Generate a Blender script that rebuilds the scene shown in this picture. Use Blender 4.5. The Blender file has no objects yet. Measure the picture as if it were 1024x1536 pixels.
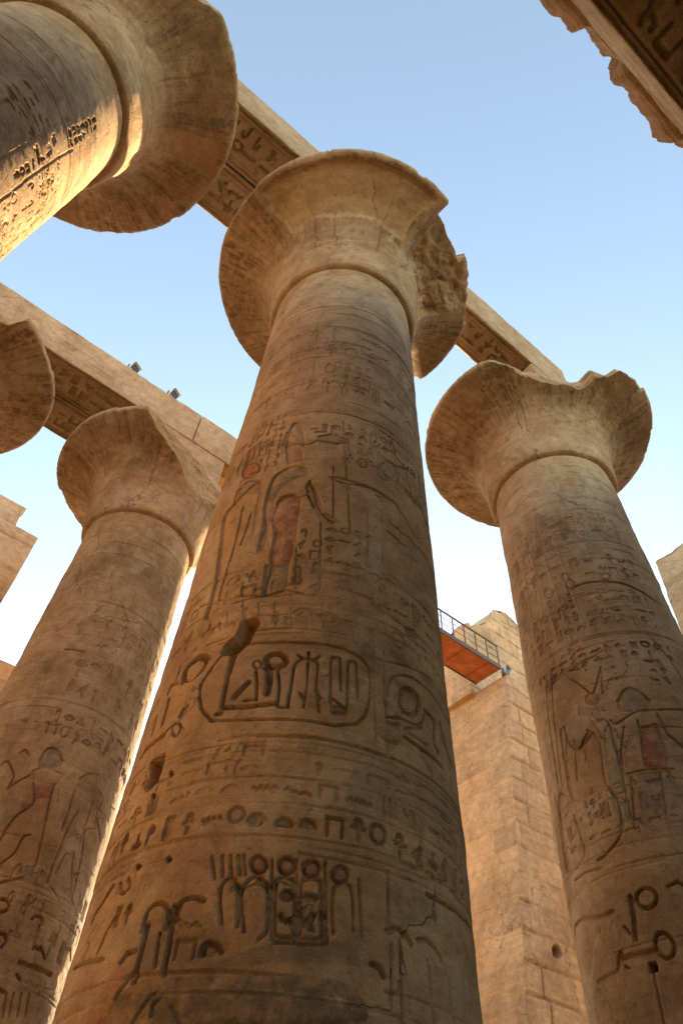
import bpy, math
import numpy as np

# ------------------------------------------------------------------ camera, world, sun, exposure
S = bpy.context.scene
EYE = 1.6
F_PX, PITCH, ROLL = 1045.88, 0.889007, 0.069236          # focal length in photo pixels (1024 x 1536)
SUN_AZ, SUN_EL = math.radians(82.3), math.radians(13.0)  # azimuth counted from +x

cp, sp_ = math.cos(PITCH), math.sin(PITCH)
_r0, _u0 = np.array([1, 0, 0.0]), np.array([0, -sp_, cp])
CF = np.array([0, cp, sp_])
CR = math.cos(ROLL) * _r0 + math.sin(ROLL) * _u0
CU = -math.sin(ROLL) * _r0 + math.cos(ROLL) * _u0
cam_d = bpy.data.cameras.new("camera")
cam_d.sensor_fit = 'VERTICAL'
cam_d.sensor_height = 36.0
cam_d.lens = F_PX / 1536 * 36.0
cam_d.clip_start, cam_d.clip_end = 0.05, 6000
cam = bpy.data.objects.new("camera", cam_d)
S.collection.objects.link(cam)
from mathutils import Matrix
cam.matrix_world = Matrix(((CR[0], CU[0], -CF[0], 0), (CR[1], CU[1], -CF[1], 0), (CR[2], CU[2], -CF[2], EYE), (0, 0, 0, 1)))
S.camera = cam

W = bpy.data.worlds.new("World")
S.world = W
W.use_nodes = True
wn = W.node_tree
bg = wn.nodes["Background"]
sky = wn.nodes.new("ShaderNodeTexSky")
sky.sky_type = 'NISHITA'
sky.sun_disc = False
sky.sun_elevation = SUN_EL
sky.sun_rotation = math.pi / 2 - SUN_AZ
sky.air_density, sky.dust_density, sky.ozone_density = 1.0, 0.35, 1.0
tint = wn.nodes.new("ShaderNodeMix")                     # warm daylight balance of the whole sky
tint.data_type, tint.blend_type = 'RGBA', 'MULTIPLY'
tint.inputs[0].default_value = 1.0
tint.inputs[7].default_value = (1.22, 1.06, 0.90, 1)
wn.links.new(sky.outputs[0], tint.inputs[6])
wn.links.new(tint.outputs[2], bg.inputs[0])
bg.inputs[1].default_value = 0.15

sun_d = bpy.data.lights.new("sun", 'SUN')
sun_d.energy, sun_d.angle, sun_d.color = 5.0, math.radians(0.5), (1.0, 0.79, 0.50)
sun = bpy.data.objects.new("sun", sun_d)
S.collection.objects.link(sun)
_sd = (math.cos(SUN_AZ) * math.cos(SUN_EL), math.sin(SUN_AZ) * math.cos(SUN_EL), math.sin(SUN_EL))
from mathutils import Vector
sun.rotation_euler = Vector(_sd).to_track_quat('Z', 'Y').to_euler()
sun.location = (0, 60, 60)

S.view_settings.view_transform = 'Standard'
S.view_settings.look = 'None'
S.view_settings.gamma = 1.0
S.view_settings.exposure = 2.1
S.cycles.max_bounces = 8
S.cycles.diffuse_bounces = 6

# ------------------------------------------------------------------ hall layout
DV = np.array([0.80721714, 0.59025459])      # along the rows of columns
NV = np.array([-0.59025459, 0.80721714])     # across the nave
C1 = np.array([-0.28392, 7.09385])
SP, NAVE, OB = 7.5210, 9.36716, -0.27975
TH = math.atan2(DV[1], DV[0])
RB, RN, ZN, RR, ZR = 1.78, 1.56158, 15.27904 + EYE, 3.3744, 18.03146 + EYE
ZA = 19.85 + EYE                             # underside of the great beams

def hall(d, n):
    return C1 + DV * d + NV * n

# ------------------------------------------------------------------ numpy noise
def _h(ix, iy, iz, s):
    h = (ix.astype(np.uint32) * np.uint32(374761393) + iy.astype(np.uint32) * np.uint32(668265263)
         + iz.astype(np.uint32) * np.uint32(2147483647 - 1234567) + np.uint32(s * 144665 + 7919))
    h = (h ^ (h >> np.uint32(13))) * np.uint32(1274126177)
    h = (h ^ (h >> np.uint32(16))) * np.uint32(2246822519)
    h ^= h >> np.uint32(15)
    return (h & np.uint32(0xffffff)).astype(np.float32) / np.float32(0xffffff)

def vnoise(x, y, z, s=0):
    x, y, z = np.broadcast_arrays(*(np.asarray(a, np.float32) for a in (x, y, z)))
    fx, fy, fz = np.floor(x), np.floor(y), np.floor(z)
    ix, iy, iz = fx.astype(np.int64), fy.astype(np.int64), fz.astype(np.int64)
    tx, ty, tz = x - fx, y - fy, z - fz
    tx, ty, tz = (t * t * t * (t * (t * 6 - 15) + 10) for t in (tx, ty, tz))
    def L(a, b, t): return a + (b - a) * t
    r = L(L(L(_h(ix, iy, iz, s), _h(ix + 1, iy, iz, s), tx), L(_h(ix, iy + 1, iz, s), _h(ix + 1, iy + 1, iz, s), tx), ty),
          L(L(_h(ix, iy, iz + 1, s), _h(ix + 1, iy, iz + 1, s), tx), L(_h(ix, iy + 1, iz + 1, s), _h(ix + 1, iy + 1, iz + 1, s), tx), ty), tz)
    return r * 2 - 1

def fbm(x, y, z, s=0, o=4, g=0.5):
    a, f, t, n = 1.0, 1.0, 0.0, 0.0
    for k in range(o):
        t = t + a * vnoise(x * f, y * f, z * f, s + k * 17)
        n += a
        a *= g
        f *= 2.03
    return t / n

def sstep(a, b, x):
    t = np.clip((x - a) / (b - a), 0, 1)
    return t * t * (3 - 2 * t)

# ------------------------------------------------------------------ object helpers
COL = S.collection

def empty(name, loc, label, cat, group=None, rz=0.0):
    o = bpy.data.objects.new(name, None)
    o.location = loc
    o.rotation_euler = (0, 0, rz)
    o.empty_display_size = 0.5
    COL.objects.link(o)
    o["label"], o["category"], o["kind"] = label, cat, "thing"
    if group:
        o["group"] = group
    return o

def mesh_obj(name, V, Q, mat, parent=None, pig=None, smooth=True, tint=None):
    V = np.ascontiguousarray(V, np.float32).reshape(-1, 3)
    Q = np.ascontiguousarray(Q, np.int32)
    me = bpy.data.meshes.new(name)
    k = Q.shape[1]
    me.vertices.add(len(V))
    me.vertices.foreach_set('co', V.ravel())
    me.loops.add(Q.size)
    me.loops.foreach_set('vertex_index', Q.ravel())
    me.polygons.add(len(Q))
    me.polygons.foreach_set('loop_start', np.arange(0, Q.size, k, dtype=np.int32))
    me.polygons.foreach_set('use_smooth', np.full(len(Q), smooth, bool))
    me.update(calc_edges=True)
    p = np.zeros((len(V), 4), np.float32) if pig is None else np.asarray(pig, np.float32).reshape(-1, 4)
    a = me.attributes.new('pig', 'FLOAT_COLOR', 'POINT')
    a.data.foreach_set('color', np.ascontiguousarray(p).ravel())
    t = np.zeros(len(V), np.float32) if tint is None else np.asarray(tint, np.float32).ravel()
    a = me.attributes.new('tint', 'FLOAT', 'POINT')
    a.data.foreach_set('value', np.ascontiguousarray(t))
    me.materials.append(mat)
    o = bpy.data.objects.new(name, me)
    COL.objects.link(o)
    if parent:
        o.parent = parent
    return o

def grid_quads(nu, nv, off=0, flip=False, wrap=False):
    """vertex index = v*nu + u ; quads u x v"""
    u = np.arange(nu if wrap else nu - 1)
    v = np.arange(nv - 1)
    U, Vv = np.meshgrid(u, v)
    U1 = (U + 1) % nu
    a, b, c, d = Vv * nu + U, Vv * nu + U1, (Vv + 1) * nu + U1, (Vv + 1) * nu + U
    q = np.stack([a, b, c, d], -1).reshape(-1, 4) + off
    return q[:, ::-1] if flip else q

class Bag:
    """several shapes gathered into one mesh"""
    def __init__(s): s.V, s.Q, s.P, s.T, s.n = [], [], [], [], 0
    def add(s, V, Q, P=None, T=None):
        V = np.asarray(V, np.float32).reshape(-1, 3)
        s.V.append(V); s.Q.append(np.asarray(Q) + s.n); s.n += len(V)
        s.P.append(np.zeros((len(V), 4), np.float32) if P is None else np.asarray(P, np.float32).reshape(-1, 4))
        s.T.append(np.zeros(len(V), np.float32) if T is None else np.asarray(T, np.float32).ravel())
    def box(s, c, h, rot=None):
        c, h = np.array(c, float), np.array(h, float)
        P = np.array([[x, y, z] for x in (-1, 1) for y in (-1, 1) for z in (-1, 1)]) * h
        if rot is not None: P = P @ np.array(rot).T
        Q = [[0, 1, 3, 2], [4, 6, 7, 5], [0, 4, 5, 1], [2, 3, 7, 6], [0, 2, 6, 4], [1, 5, 7, 3]]
        V = P + c
        for q in Q:                                      # split faces: crisp shading
            s.add(V[q], [[0, 1, 2, 3]])
    def tube(s, a, b, r, n=8):
        a, b = np.array(a, float), np.array(b, float)
        t = (b - a) / np.linalg.norm(b - a)
        x = np.cross(t, [0, 0, 1.0] if abs(t[2]) < .9 else [1.0, 0, 0]); x /= np.linalg.norm(x)
        y = np.cross(t, x)
        ang = np.arange(n) * 2 * math.pi / n
        ring = np.outer(np.cos(ang), x) + np.outer(np.sin(ang), y)
        s.add(np.vstack([a + ring * r, b + ring * r]), grid_quads(n, 2, wrap=True))
        for p, f in ((a, -1), (b, 1)):
            V = np.vstack([p[None] + ring * r, p[None]])
            Q = [[i, (i + 1) % n, n, n] for i in range(n)]
            s.add(V, [[q[0], q[1], q[2], q[2]] for q in Q]) if False else None
    def build(s, name, mat, parent=None, smooth=True):
        return mesh_obj(name, np.vstack(s.V), np.vstack(s.Q), mat, parent, np.vstack(s.P), smooth, np.concatenate(s.T))

# ------------------------------------------------------------------ materials
def ramp(nt, pts):
    r = nt.nodes.new('ShaderNodeValToRGB')
    e = r.color_ramp.elements
    while len(e) < len(pts): e.new(0.5)
    for q, (p, c) in zip(e, pts):
        q.position = p
        q.color = (*c, 1) if len(c) == 3 else c
    return r

def stone(name, cols, streak=0.35, grain=0.75, pits=0.45, dark=(0.13, 0.085, 0.05), dark_amt=0.5, scale=1.0):
    """weathered sandstone: large patches, bedding streaks, grime, fine grain; pigment and block tint come with the mesh"""
    m = bpy.data.materials.new(name)
    m.use_nodes = True
    nt = m.node_tree
    N, Lk = nt.nodes, nt.links
    b = N['Principled BSDF']
    b.inputs['Roughness'].default_value = 0.92
    b.inputs['Specular IOR Level'].default_value = 0.15
    geo = N.new('ShaderNodeNewGeometry')
    def mapped(sc):
        mp = N.new('ShaderNodeMapping')
        mp.inputs['Scale'].default_value = sc
        Lk.new(geo.outputs['Position'], mp.inputs[0])
        return mp.outputs[0]
    def noise(vec, sc, det=4, rough=0.55, dist=0.0):
        n = N.new('ShaderNodeTexNoise')
        n.inputs['Scale'].default_value = sc
        n.inputs['Detail'].default_value = det
        n.inputs['Roughness'].default_value = rough
        n.inputs['Distortion'].default_value = dist
        Lk.new(vec, n.inputs['Vector'])
        return n.outputs['Fac']
    def mix(fac, a, c, mode='MIX'):
        x = N.new('ShaderNodeMix')
        x.data_type = 'RGBA'
        x.blend_type = mode
        for sock, v in ((x.inputs[0], fac), (x.inputs[6], a), (x.inputs[7], c)):
            if isinstance(v, (int, float)): sock.default_value = v
            elif isinstance(v, tuple): sock.default_value = (*v, 1)
            else: Lk.new(v, sock)
        return x.outputs[2]
    def math_(op, a, c=None, clamp=False):
        x = N.new('ShaderNodeMath')
        x.operation = op
        x.use_clamp = clamp
        for i, v in enumerate((a, c)):
            if v is None: continue
            if isinstance(v, (int, float)): x.inputs[i].default_value = v
            else: Lk.new(v, x.inputs[i])
        return x.outputs[0]
    big = noise(mapped((1, 1, 0.8)), 0.7 * scale, 5, 0.6, 0.4)
    r1 = ramp(nt, [(0.33, cols[0]), (0.5, cols[1]), (0.66, cols[2])])
    Lk.new(big, r1.inputs[0])
    st = noise(mapped((0.9, 0.9, 9.0)), 1.1 * scale, 6, 0.65, 0.3)
    st2 = ramp(nt, [(0.36, (0.62, 0.58, 0.54)), (0.52, (1, 1, 1)), (0.68, (1.22, 1.2, 1.16))])
    Lk.new(st, st2.inputs[0])
    c = mix(streak, r1.outputs[0], st2.outputs[0], 'MULTIPLY')
    mid = noise(mapped((1, 1, 1)), 4.5 * scale, 6, 0.7, 0.6)
    rm = ramp(nt, [(0.32, (0.56, 0.52, 0.48)), (0.5, (1, 1, 1)), (0.68, (1.3, 1.28, 1.24))])
    Lk.new(mid, rm.inputs[0])
    c = mix(0.55, c, rm.outputs[0], 'MULTIPLY')
    # block tint
    at = N.new('ShaderNodeAttribute'); at.attribute_name = 'tint'
    tm = math_('ADD', 1.0, at.outputs['Fac'])
    cmb = N.new('ShaderNodeCombineColor')
    for i in range(3): Lk.new(tm, cmb.inputs[i])
    c = mix(1.0, c, cmb.outputs[0], 'MULTIPLY')
    # paler patches of old plaster and salt
    pl = ramp(nt, [(0.54, (0, 0, 0)), (0.60, (1, 1, 1))])
    Lk.new(noise(mapped((1.2, 1.2, 0.9)), 1.05 * scale, 7, 0.62, 1.2), pl.inputs[0])
    c = mix(math_('MULTIPLY', pl.outputs[0], 0.30), c, (0.54, 0.42, 0.28))
    # grime patches
    gr = noise(mapped((1, 1, 0.6)), 1.6 * scale, 8, 0.72, 0.8)
    gm = ramp(nt, [(0.53, (0, 0, 0)), (0.72, (1, 1, 1))])
    Lk.new(gr, gm.inputs[0])
    c = mix(math_('MULTIPLY', gm.outputs[0], dark_amt), c, dark)
    # cracks: sparse thin lines
    wob = N.new('ShaderNodeTexNoise'); wob.inputs['Scale'].default_value = 2.3; wob.inputs['Detail'].default_value = 6
    Lk.new(geo.outputs['Position'], wob.inputs['Vector'])
    va = N.new('ShaderNodeVectorMath'); va.operation = 'MULTIPLY_ADD'
    Lk.new(wob.outputs['Color'], va.inputs[0]); va.inputs[1].default_value = (.9, .9, .9); Lk.new(mapped((1, 1, .75)), va.inputs[2])
    ve = N.new('ShaderNodeTexVoronoi'); ve.feature = 'DISTANCE_TO_EDGE'; ve.inputs['Scale'].default_value = .55
    Lk.new(va.outputs[0], ve.inputs['Vector'])
    ck = ramp(nt, [(0.0, (1, 1, 1)), (0.010, (0, 0, 0))])
    Lk.new(ve.outputs['Distance'], ck.inputs[0])
    cm = ramp(nt, [(0.5, (0, 0, 0)), (0.62, (1, 1, 1))])
    Lk.new(noise(mapped((1, 1, 1)), .9, 3), cm.inputs[0])
    crack = math_('MULTIPLY', ck.outputs[0], cm.outputs[0])
    c = mix(math_('MULTIPLY', crack, .6), c, (0.09, 0.06, 0.035))
    # pigment left on the relief, plus darker cuts and joints
    pa = N.new('ShaderNodeAttribute'); pa.attribute_name = 'pig'
    wear = ramp(nt, [(0.36, (0.05, 0.05, 0.05)), (0.56, (1, 1, 1))])
    Lk.new(noise(mapped((1, 1, 1)), 6.0, 5, 0.7), wear.inputs[0])
    c = mix(math_('MULTIPLY', pa.outputs['Alpha'], wear.outputs[0]), c, pa.outputs['Color'])
    fine = noise(mapped((1, 1, 2.2)), 38.0, 5, 0.75)
    rf = ramp(nt, [(0.3, (0.6, 0.57, 0.54)), (0.5, (1, 1, 1)), (0.7, (1.26, 1.25, 1.22))])
    Lk.new(fine, rf.inputs[0])
    c = mix(0.6, c, rf.outputs[0], 'MULTIPLY')
    Lk.new(c, b.inputs['Base Color'])
    hgt = math_('ADD', math_('MULTIPLY', fine, 0.5), math_('MULTIPLY', mid, 0.9))
    vo = N.new('ShaderNodeTexVoronoi')
    vo.inputs['Scale'].default_value = 13.0
    Lk.new(geo.outputs['Position'], vo.inputs['Vector'])
    pit = math_('MINIMUM', math_('MULTIPLY', vo.outputs['Distance'], 3.0), 1.0)
    hgt = math_('ADD', hgt, math_('MULTIPLY', pit, pits))
    hgt = math_('SUBTRACT', hgt, math_('MULTIPLY', crack, 1.2))
    bp = N.new('ShaderNodeBump')
    bp.inputs['Strength'].default_value = grain
    bp.inputs['Distance'].default_value = 0.03
    Lk.new(hgt, bp.inputs['Height'])
    Lk.new(bp.outputs[0], b.inputs['Normal'])
    return m

def plain(name, col, rough=0.6, metal=0.0, var=0.25, sc=6.0):
    m = bpy.data.materials.new(name)
    m.use_nodes = True
    nt = m.node_tree
    b = nt.nodes['Principled BSDF']
    b.inputs['Roughness'].default_value = rough
    b.inputs['Metallic'].default_value = metal
    n = nt.nodes.new('ShaderNodeTexNoise')
    n.inputs['Scale'].default_value = sc
    n.inputs['Detail'].default_value = 6
    g = nt.nodes.new('ShaderNodeNewGeometry')
    nt.links.new(g.outputs['Position'], n.inputs['Vector'])
    r = ramp(nt, [(0.3, tuple(c * (1 - var) for c in col)), (0.7, tuple(c * (1 + var) for c in col))])
    nt.links.new(n.outputs['Fac'], r.inputs[0])
    nt.links.new(r.outputs[0], b.inputs['Base Color'])
    return m

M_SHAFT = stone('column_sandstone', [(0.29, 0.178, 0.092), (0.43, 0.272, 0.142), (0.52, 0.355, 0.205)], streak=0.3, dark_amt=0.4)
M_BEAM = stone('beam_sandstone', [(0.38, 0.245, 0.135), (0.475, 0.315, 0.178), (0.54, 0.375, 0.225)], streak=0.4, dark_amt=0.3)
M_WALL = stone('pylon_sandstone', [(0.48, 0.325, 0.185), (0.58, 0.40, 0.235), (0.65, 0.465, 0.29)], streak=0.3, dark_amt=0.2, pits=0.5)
M_SAND = stone('sand', [(0.12, 0.085, 0.052), (0.14, 0.10, 0.06), (0.165, 0.12, 0.075)], streak=0.1, dark_amt=0.15)

M_LOW = stone('lower_hall_sandstone', [(0.13, 0.088, 0.052), (0.17, 0.115, 0.066), (0.21, 0.145, 0.088)], streak=0.3, dark_amt=0.5)

# ------------------------------------------------------------------ relief canvas
class Relief:
    """carving depth and pigment over an unrolled surface, metres by metres"""
    def __init__(s, u0, u1, v0, v1, du, dv):
        s.u0, s.v0 = u0, v0
        s.W, s.H = int(round((u1 - u0) / du)) + 1, int(round((v1 - v0) / dv)) + 1
        s.U, s.V = np.linspace(u0, u1, s.W).astype(np.float32), np.linspace(v0, v1, s.H).astype(np.float32)
        s.du, s.dv = (u1 - u0) / (s.W - 1), (v1 - v0) / (s.H - 1)
        s.D = np.zeros((s.H, s.W), np.float32)
        s.P = np.zeros((s.H, s.W, 4), np.float32)
        s.keep = np.ones((s.H, s.W), np.float32)
    def win(s, a0, a1, b0, b1):
        i0, i1 = int((a0 - s.u0) / s.du), int((a1 - s.u0) / s.du) + 2
        j0, j1 = int((b0 - s.v0) / s.dv), int((b1 - s.v0) / s.dv) + 2
        i0, j0 = max(i0, 0), max(j0, 0)
        i1, j1 = min(i1, s.W), min(j1, s.H)
        if i1 <= i0 or j1 <= j0: return None
        U, V = np.meshgrid(s.U[i0:i1], s.V[j0:j1])
        return (slice(j0, j1), slice(i0, i1)), U, V
    @staticmethod
    def dist(U, V, pts, closed):
        n = len(pts)
        D = np.full(U.shape, 1e9, np.float32)
        for k in range(n if closed else n - 1):
            (ax, ay), (bx, by) = pts[k], pts[(k + 1) % n]
            ex, ey = bx - ax, by - ay
            L = ex * ex + ey * ey + 1e-12
            t = np.clip(((U - ax) * ex + (V - ay) * ey) / L, 0, 1)
            D = np.minimum(D, (U - ax - t * ex) ** 2 + (V - ay - t * ey) ** 2)
        return np.sqrt(D)
    def line(s, pts, w=0.03, d=0.025, closed=False, color=None, a=0.6):
        pts = [(float(x), float(y)) for x, y in pts]
        xs, ys = [p[0] for p in pts], [p[1] for p in pts]
        r = s.win(min(xs) - w, max(xs) + w, min(ys) - w, max(ys) + w)
        if r is None: return
        sl, U, V = r
        q = s.dist(U, V, pts, closed)
        g = 1 - sstep(0.36 * w, 0.5 * w + s.du * .4, q)
        s.D[sl] = np.maximum(s.D[sl], d * g)
        if color: s.paint(sl, g * a, color)
    def paint(s, sl, a, color):
        P = s.P[sl]
        a = a[..., None]
        na = P[..., 3:4] + (1 - P[..., 3:4]) * a
        P[..., :3] = np.where(na > 1e-4, (P[..., :3] * P[..., 3:4] * (1 - a) + np.array(color, np.float32) * a) / np.maximum(na, 1e-4), P[..., :3])
        P[..., 3:4] = na
    def poly(s, pts, d=0.03, color=None, a=0.6, fall=0.07, flat=0.0, soft=0.015, erase=0.0, raise_=0.0):
        pts = [(float(x), float(y)) for x, y in pts]
        xs, ys = [p[0] for p in pts], [p[1] for p in pts]
        r = s.win(min(xs) - .1, max(xs) + .1, min(ys) - .1, max(ys) + .1)
        if r is None: return
        sl, U, V = r
        ins = np.zeros(U.shape, bool)
        for k in range(len(pts)):
            (ax, ay), (bx, by) = pts[k], pts[(k + 1) % len(pts)]
            c = ((ay > V) != (by > V)) & (U < (bx - ax) * (V - ay) / (by - ay + 1e-12) + ax)
            ins ^= c
        q = s.dist(U, V, pts, True)
        sd = np.where(ins, q, -q)
        edge = sstep(-soft, soft * .3, sd)
        dep = d * edge * (flat + (1 - flat) * np.exp(-np.maximum(sd, 0) / fall))
        s.D[sl] = np.maximum(s.D[sl], dep)
        if erase:
            s.keep[sl] *= 1 - erase * edge
        if raise_:
            s.D[sl] -= raise_ * sstep(-.01, .05, sd)
        if color: s.paint(sl, edge * a, color)
    def ell(s, c, rx, ry, rot=0, **k):
        t = np.linspace(0, 2 * math.pi, 28, endpoint=False)
        x, y = rx * np.cos(t), ry * np.sin(t)
        cr, sr = math.cos(rot), math.sin(rot)
        pts = list(zip(c[0] + x * cr - y * sr, c[1] + x * sr + y * cr))
        if 'w' in k: s.line(pts, closed=True, **k)
        else: s.poly(pts, **k)

def arcp(cx, cy, rx, ry, a0, a1, n=9):
    return [(cx + rx * math.cos(math.radians(a0 + (a1 - a0) * i / (n - 1))), cy + ry * math.sin(math.radians(a0 + (a1 - a0) * i / (n - 1)))) for i in range(n)]

def curve(P, closed=False, n=4):
    P = np.array(P, float)
    m = len(P)
    out = []
    for i in range(m if closed else m - 1):
        p1, p2 = P[i], P[(i + 1) % m]
        p0 = P[i - 1] if (closed or i > 0) else 2 * p1 - p2
        p3 = P[(i + 2) % m] if (closed or i + 2 < m) else 2 * p2 - p1
        for t in np.arange(n) / n:
            out.append(.5 * (2 * p1 + (p2 - p0) * t + (2 * p0 - 5 * p1 + 4 * p2 - p3) * t * t + (3 * p1 - p0 - 3 * p2 + p3) * t ** 3))
    if not closed: out.append(P[-1])
    return out

# generic signs, each a list of strokes ('l', pts) or shapes ('p', pts) in a unit cell
GLYPHS = [
    [('l', arcp(.5, .5, .38, .38, 0, 360, 18))],
    [('p', arcp(.5, .3, .42, .4, 0, 180, 10))],
    [('l', [(.02, .5), (.15, .65), (.28, .4), (.41, .65), (.54, .4), (.67, .65), (.8, .4), (.97, .6)])],
    [('p', [(.42, .05), (.42, .6), (.35, .8), (.5, .98), (.65, .75), (.58, .55), (.55, .05)])],
    [('p', [(.1, .35), (.3, .6), (.5, .7), (.62, .92), (.8, .9), (.78, .75), (.72, .55), (.6, .35), (.35, .28)]), ('l', [(.48, .3), (.46, .04), (.6, .04)]), ('l', [(.6, .32), (.62, .04), (.74, .04)])],
    [('l', [(.12, .15), (.12, .85), (.88, .85), (.88, .15)])],
    [('l', [(.03, .5), (.3, .72), (.7, .72), (.97, .5), (.7, .3), (.3, .3), (.03, .5)]), ('p', arcp(.5, .5, .14, .14, 0, 360, 10))],
    [('l', [(.03, .35), (.2, .5), (.4, .35), (.6, .5), (.8, .42), (.9, .7), (.97, .6)])],
    [('l', [(.5, .02), (.5, .55)]), ('l', [(.2, .55), (.8, .55)]), ('l', arcp(.5, .76, .16, .2, -90, 270, 12))],
    [('p', [(.05, .42), (.95, .42), (.95, .6), (.05, .6)])],
    [('p', [(.3, .02), (.75, .02), (.72, .35), (.6, .5), (.66, .7), (.55, .95), (.4, .92), (.38, .68), (.3, .5)]), ('l', [(.3, .5), (.1, .62), (.08, .8)])],
    [('l', [(.3, .02), (.3, .75), (.45, .93), (.62, .8), (.62, .55)])],
    [('l', [(.25, .05), (.25, .95)]), ('l', [(.5, .05), (.5, .95)]), ('l', [(.75, .05), (.75, .95)])],
    [('p', [(.1, .1), (.9, .1), (.9, .3), (.6, .34), (.5, .8), (.4, .34), (.1, .3)])],
]

def glyph_cells(rel, u0, u1, v0, v1, cu, cv, seed, w=0.02, d=0.02, skip=0.08, color=None, a=0.4):
    rng = np.random.default_rng(seed)
    nu, nv = max(1, int(round((u1 - u0) / cu))), max(1, int(round((v1 - v0) / cv)))
    cu, cv = (u1 - u0) / nu, (v1 - v0) / nv
    for j in range(nv):
        for i in range(nu):
            if rng.random() < skip: continue
            g = GLYPHS[rng.integers(len(GLYPHS))]
            fl = rng.random() < .5
            sx, sy = cu * rng.uniform(.68, .9), cv * rng.uniform(.68, .9)
            ox, oy = u0 + i * cu + (cu - sx) * rng.random(), v0 + j * cv + (cv - sy) * rng.random()
            for kind, pts in g:
                q = [(ox + ((1 - x) if fl else x) * sx, oy + y * sy) for x, y in pts]
                if kind == 'l': rel.line(q, w, d, color=color, a=a)
                else: rel.poly(q, d, fall=.05, flat=.4, soft=w * .4, color=color, a=a)

# ------------------------------------------------------------------ great columns
def prof(z):                                   # shaft radius at world height z
    return RB + (RN - RB) * (z - EYE) / (ZN - EYE)

class ColumnSkin:
    """the carved side of one shaft; px() brings a traced photo point onto the stone"""
    def __init__(s, c, du, v0, half=105, dv=None):
        s.c = np.array(c, float)
        s.phc = math.atan2(-s.c[1], -s.c[0])
        s.R = 1.67
        s.rel = Relief(-math.radians(half) * s.R, math.radians(half) * s.R, v0, ZN, du, dv or du)
        s.v0 = v0
    def px(s, x, y):
        g = CF + (x - 512) / F_PX * CR - (y - 768) / F_PX * CU
        z = 8.0
        a = g[:2] @ g[:2]; b = g[:2] @ s.c
        for _ in range(6):
            r = prof(z)
            disc = max(b * b - a * (s.c @ s.c - r * r), 0)
            t = (b - math.sqrt(disc)) / a
            z = EYE + t * g[2]
        q = t * g[:2] - s.c
        ph = (math.atan2(q[1], q[0]) - s.phc + math.pi) % (2 * math.pi) - math.pi
        return ph * s.R, z
    def pts(s, L, sub=True):
        out = []
        for i, p in enumerate(L):
            out.append(s.px(*p))
        return out
    def L(s, L, w=.03, d=.025, **k):
        P = s.pts(L)
        w = w * (.82 if w > .026 else 1)
        s.rel.line(curve(P, k.get('closed', False)) if 4 <= len(P) < 20 else P, w, d, **k)
    def Pg(s, L, d=.03, **k):
        P = s.pts(L)
        s.rel.poly(curve(P, True) if 6 <= len(P) < 20 and k.get('flat', 0) < 1 else P, d, **k)
    def ring(s, x, y, w=.03, d=.02, x0=None, x1=None):
        z = s.px(x, y)[1]
        a = s.rel.u0 if x0 is None else s.px(x0[0], x0[1])[0]
        b = -s.rel.u0 if x1 is None else s.px(x1[0], x1[1])[0]
        rng = np.random.default_rng(int(x * 7 + y * 13))
        u = a
        while u < b:
            v = min(b, u + rng.uniform(.25, 1.1))
            if rng.random() < .82:
                q = rng.uniform(.25, .95)
                s.rel.line([(u, z + rng.uniform(-.012, .012)), (v + .03, z + rng.uniform(-.012, .012))], w * rng.uniform(.6, 1.0), d * q)
            u = v
        return z
    def B(s, left, right, top, bot, cu, seed, rows=1, **k):
        zt, zb = s.px(*top)[1], s.px(*bot)[1]
        glyph_cells(s.rel, s.px(*left)[0], s.px(*right)[0], zb, zt, cu, (zt - zb) / rows, seed, **k)
    def E(s, x, y, rx, ry, tilt=0, **k):
        t = np.linspace(0, 2 * math.pi, 26, endpoint=False)
        c_, s_ = math.cos(math.radians(tilt)), math.sin(math.radians(tilt))
        L = [(x + rx * math.cos(q) * c_ - ry * math.sin(q) * s_, y + rx * math.cos(q) * s_ + ry * math.sin(q) * c_) for q in t]
        if 'w' in k: s.L(L, closed=True, **k)
        else: s.Pg(L, **k)
    def G(s, x0, y0, x1, y1, cu, cv, seed, **k):
        a, b = s.px(x0, y0), s.px(x1, y1)
        glyph_cells(s.rel, min(a[0], b[0]), max(a[0], b[0]), min(a[1], b[1]), max(a[1], b[1]), cu, cv, seed, **k)

RED, OCHRE, GREY, BUFF, GREEN, DARK = (0.30, 0.085, 0.05), (0.46, 0.25, 0.08), (0.20, 0.16, 0.115), (0.50, 0.38, 0.25), (0.30, 0.29, 0.17), (0.10, 0.07, 0.045)

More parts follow.
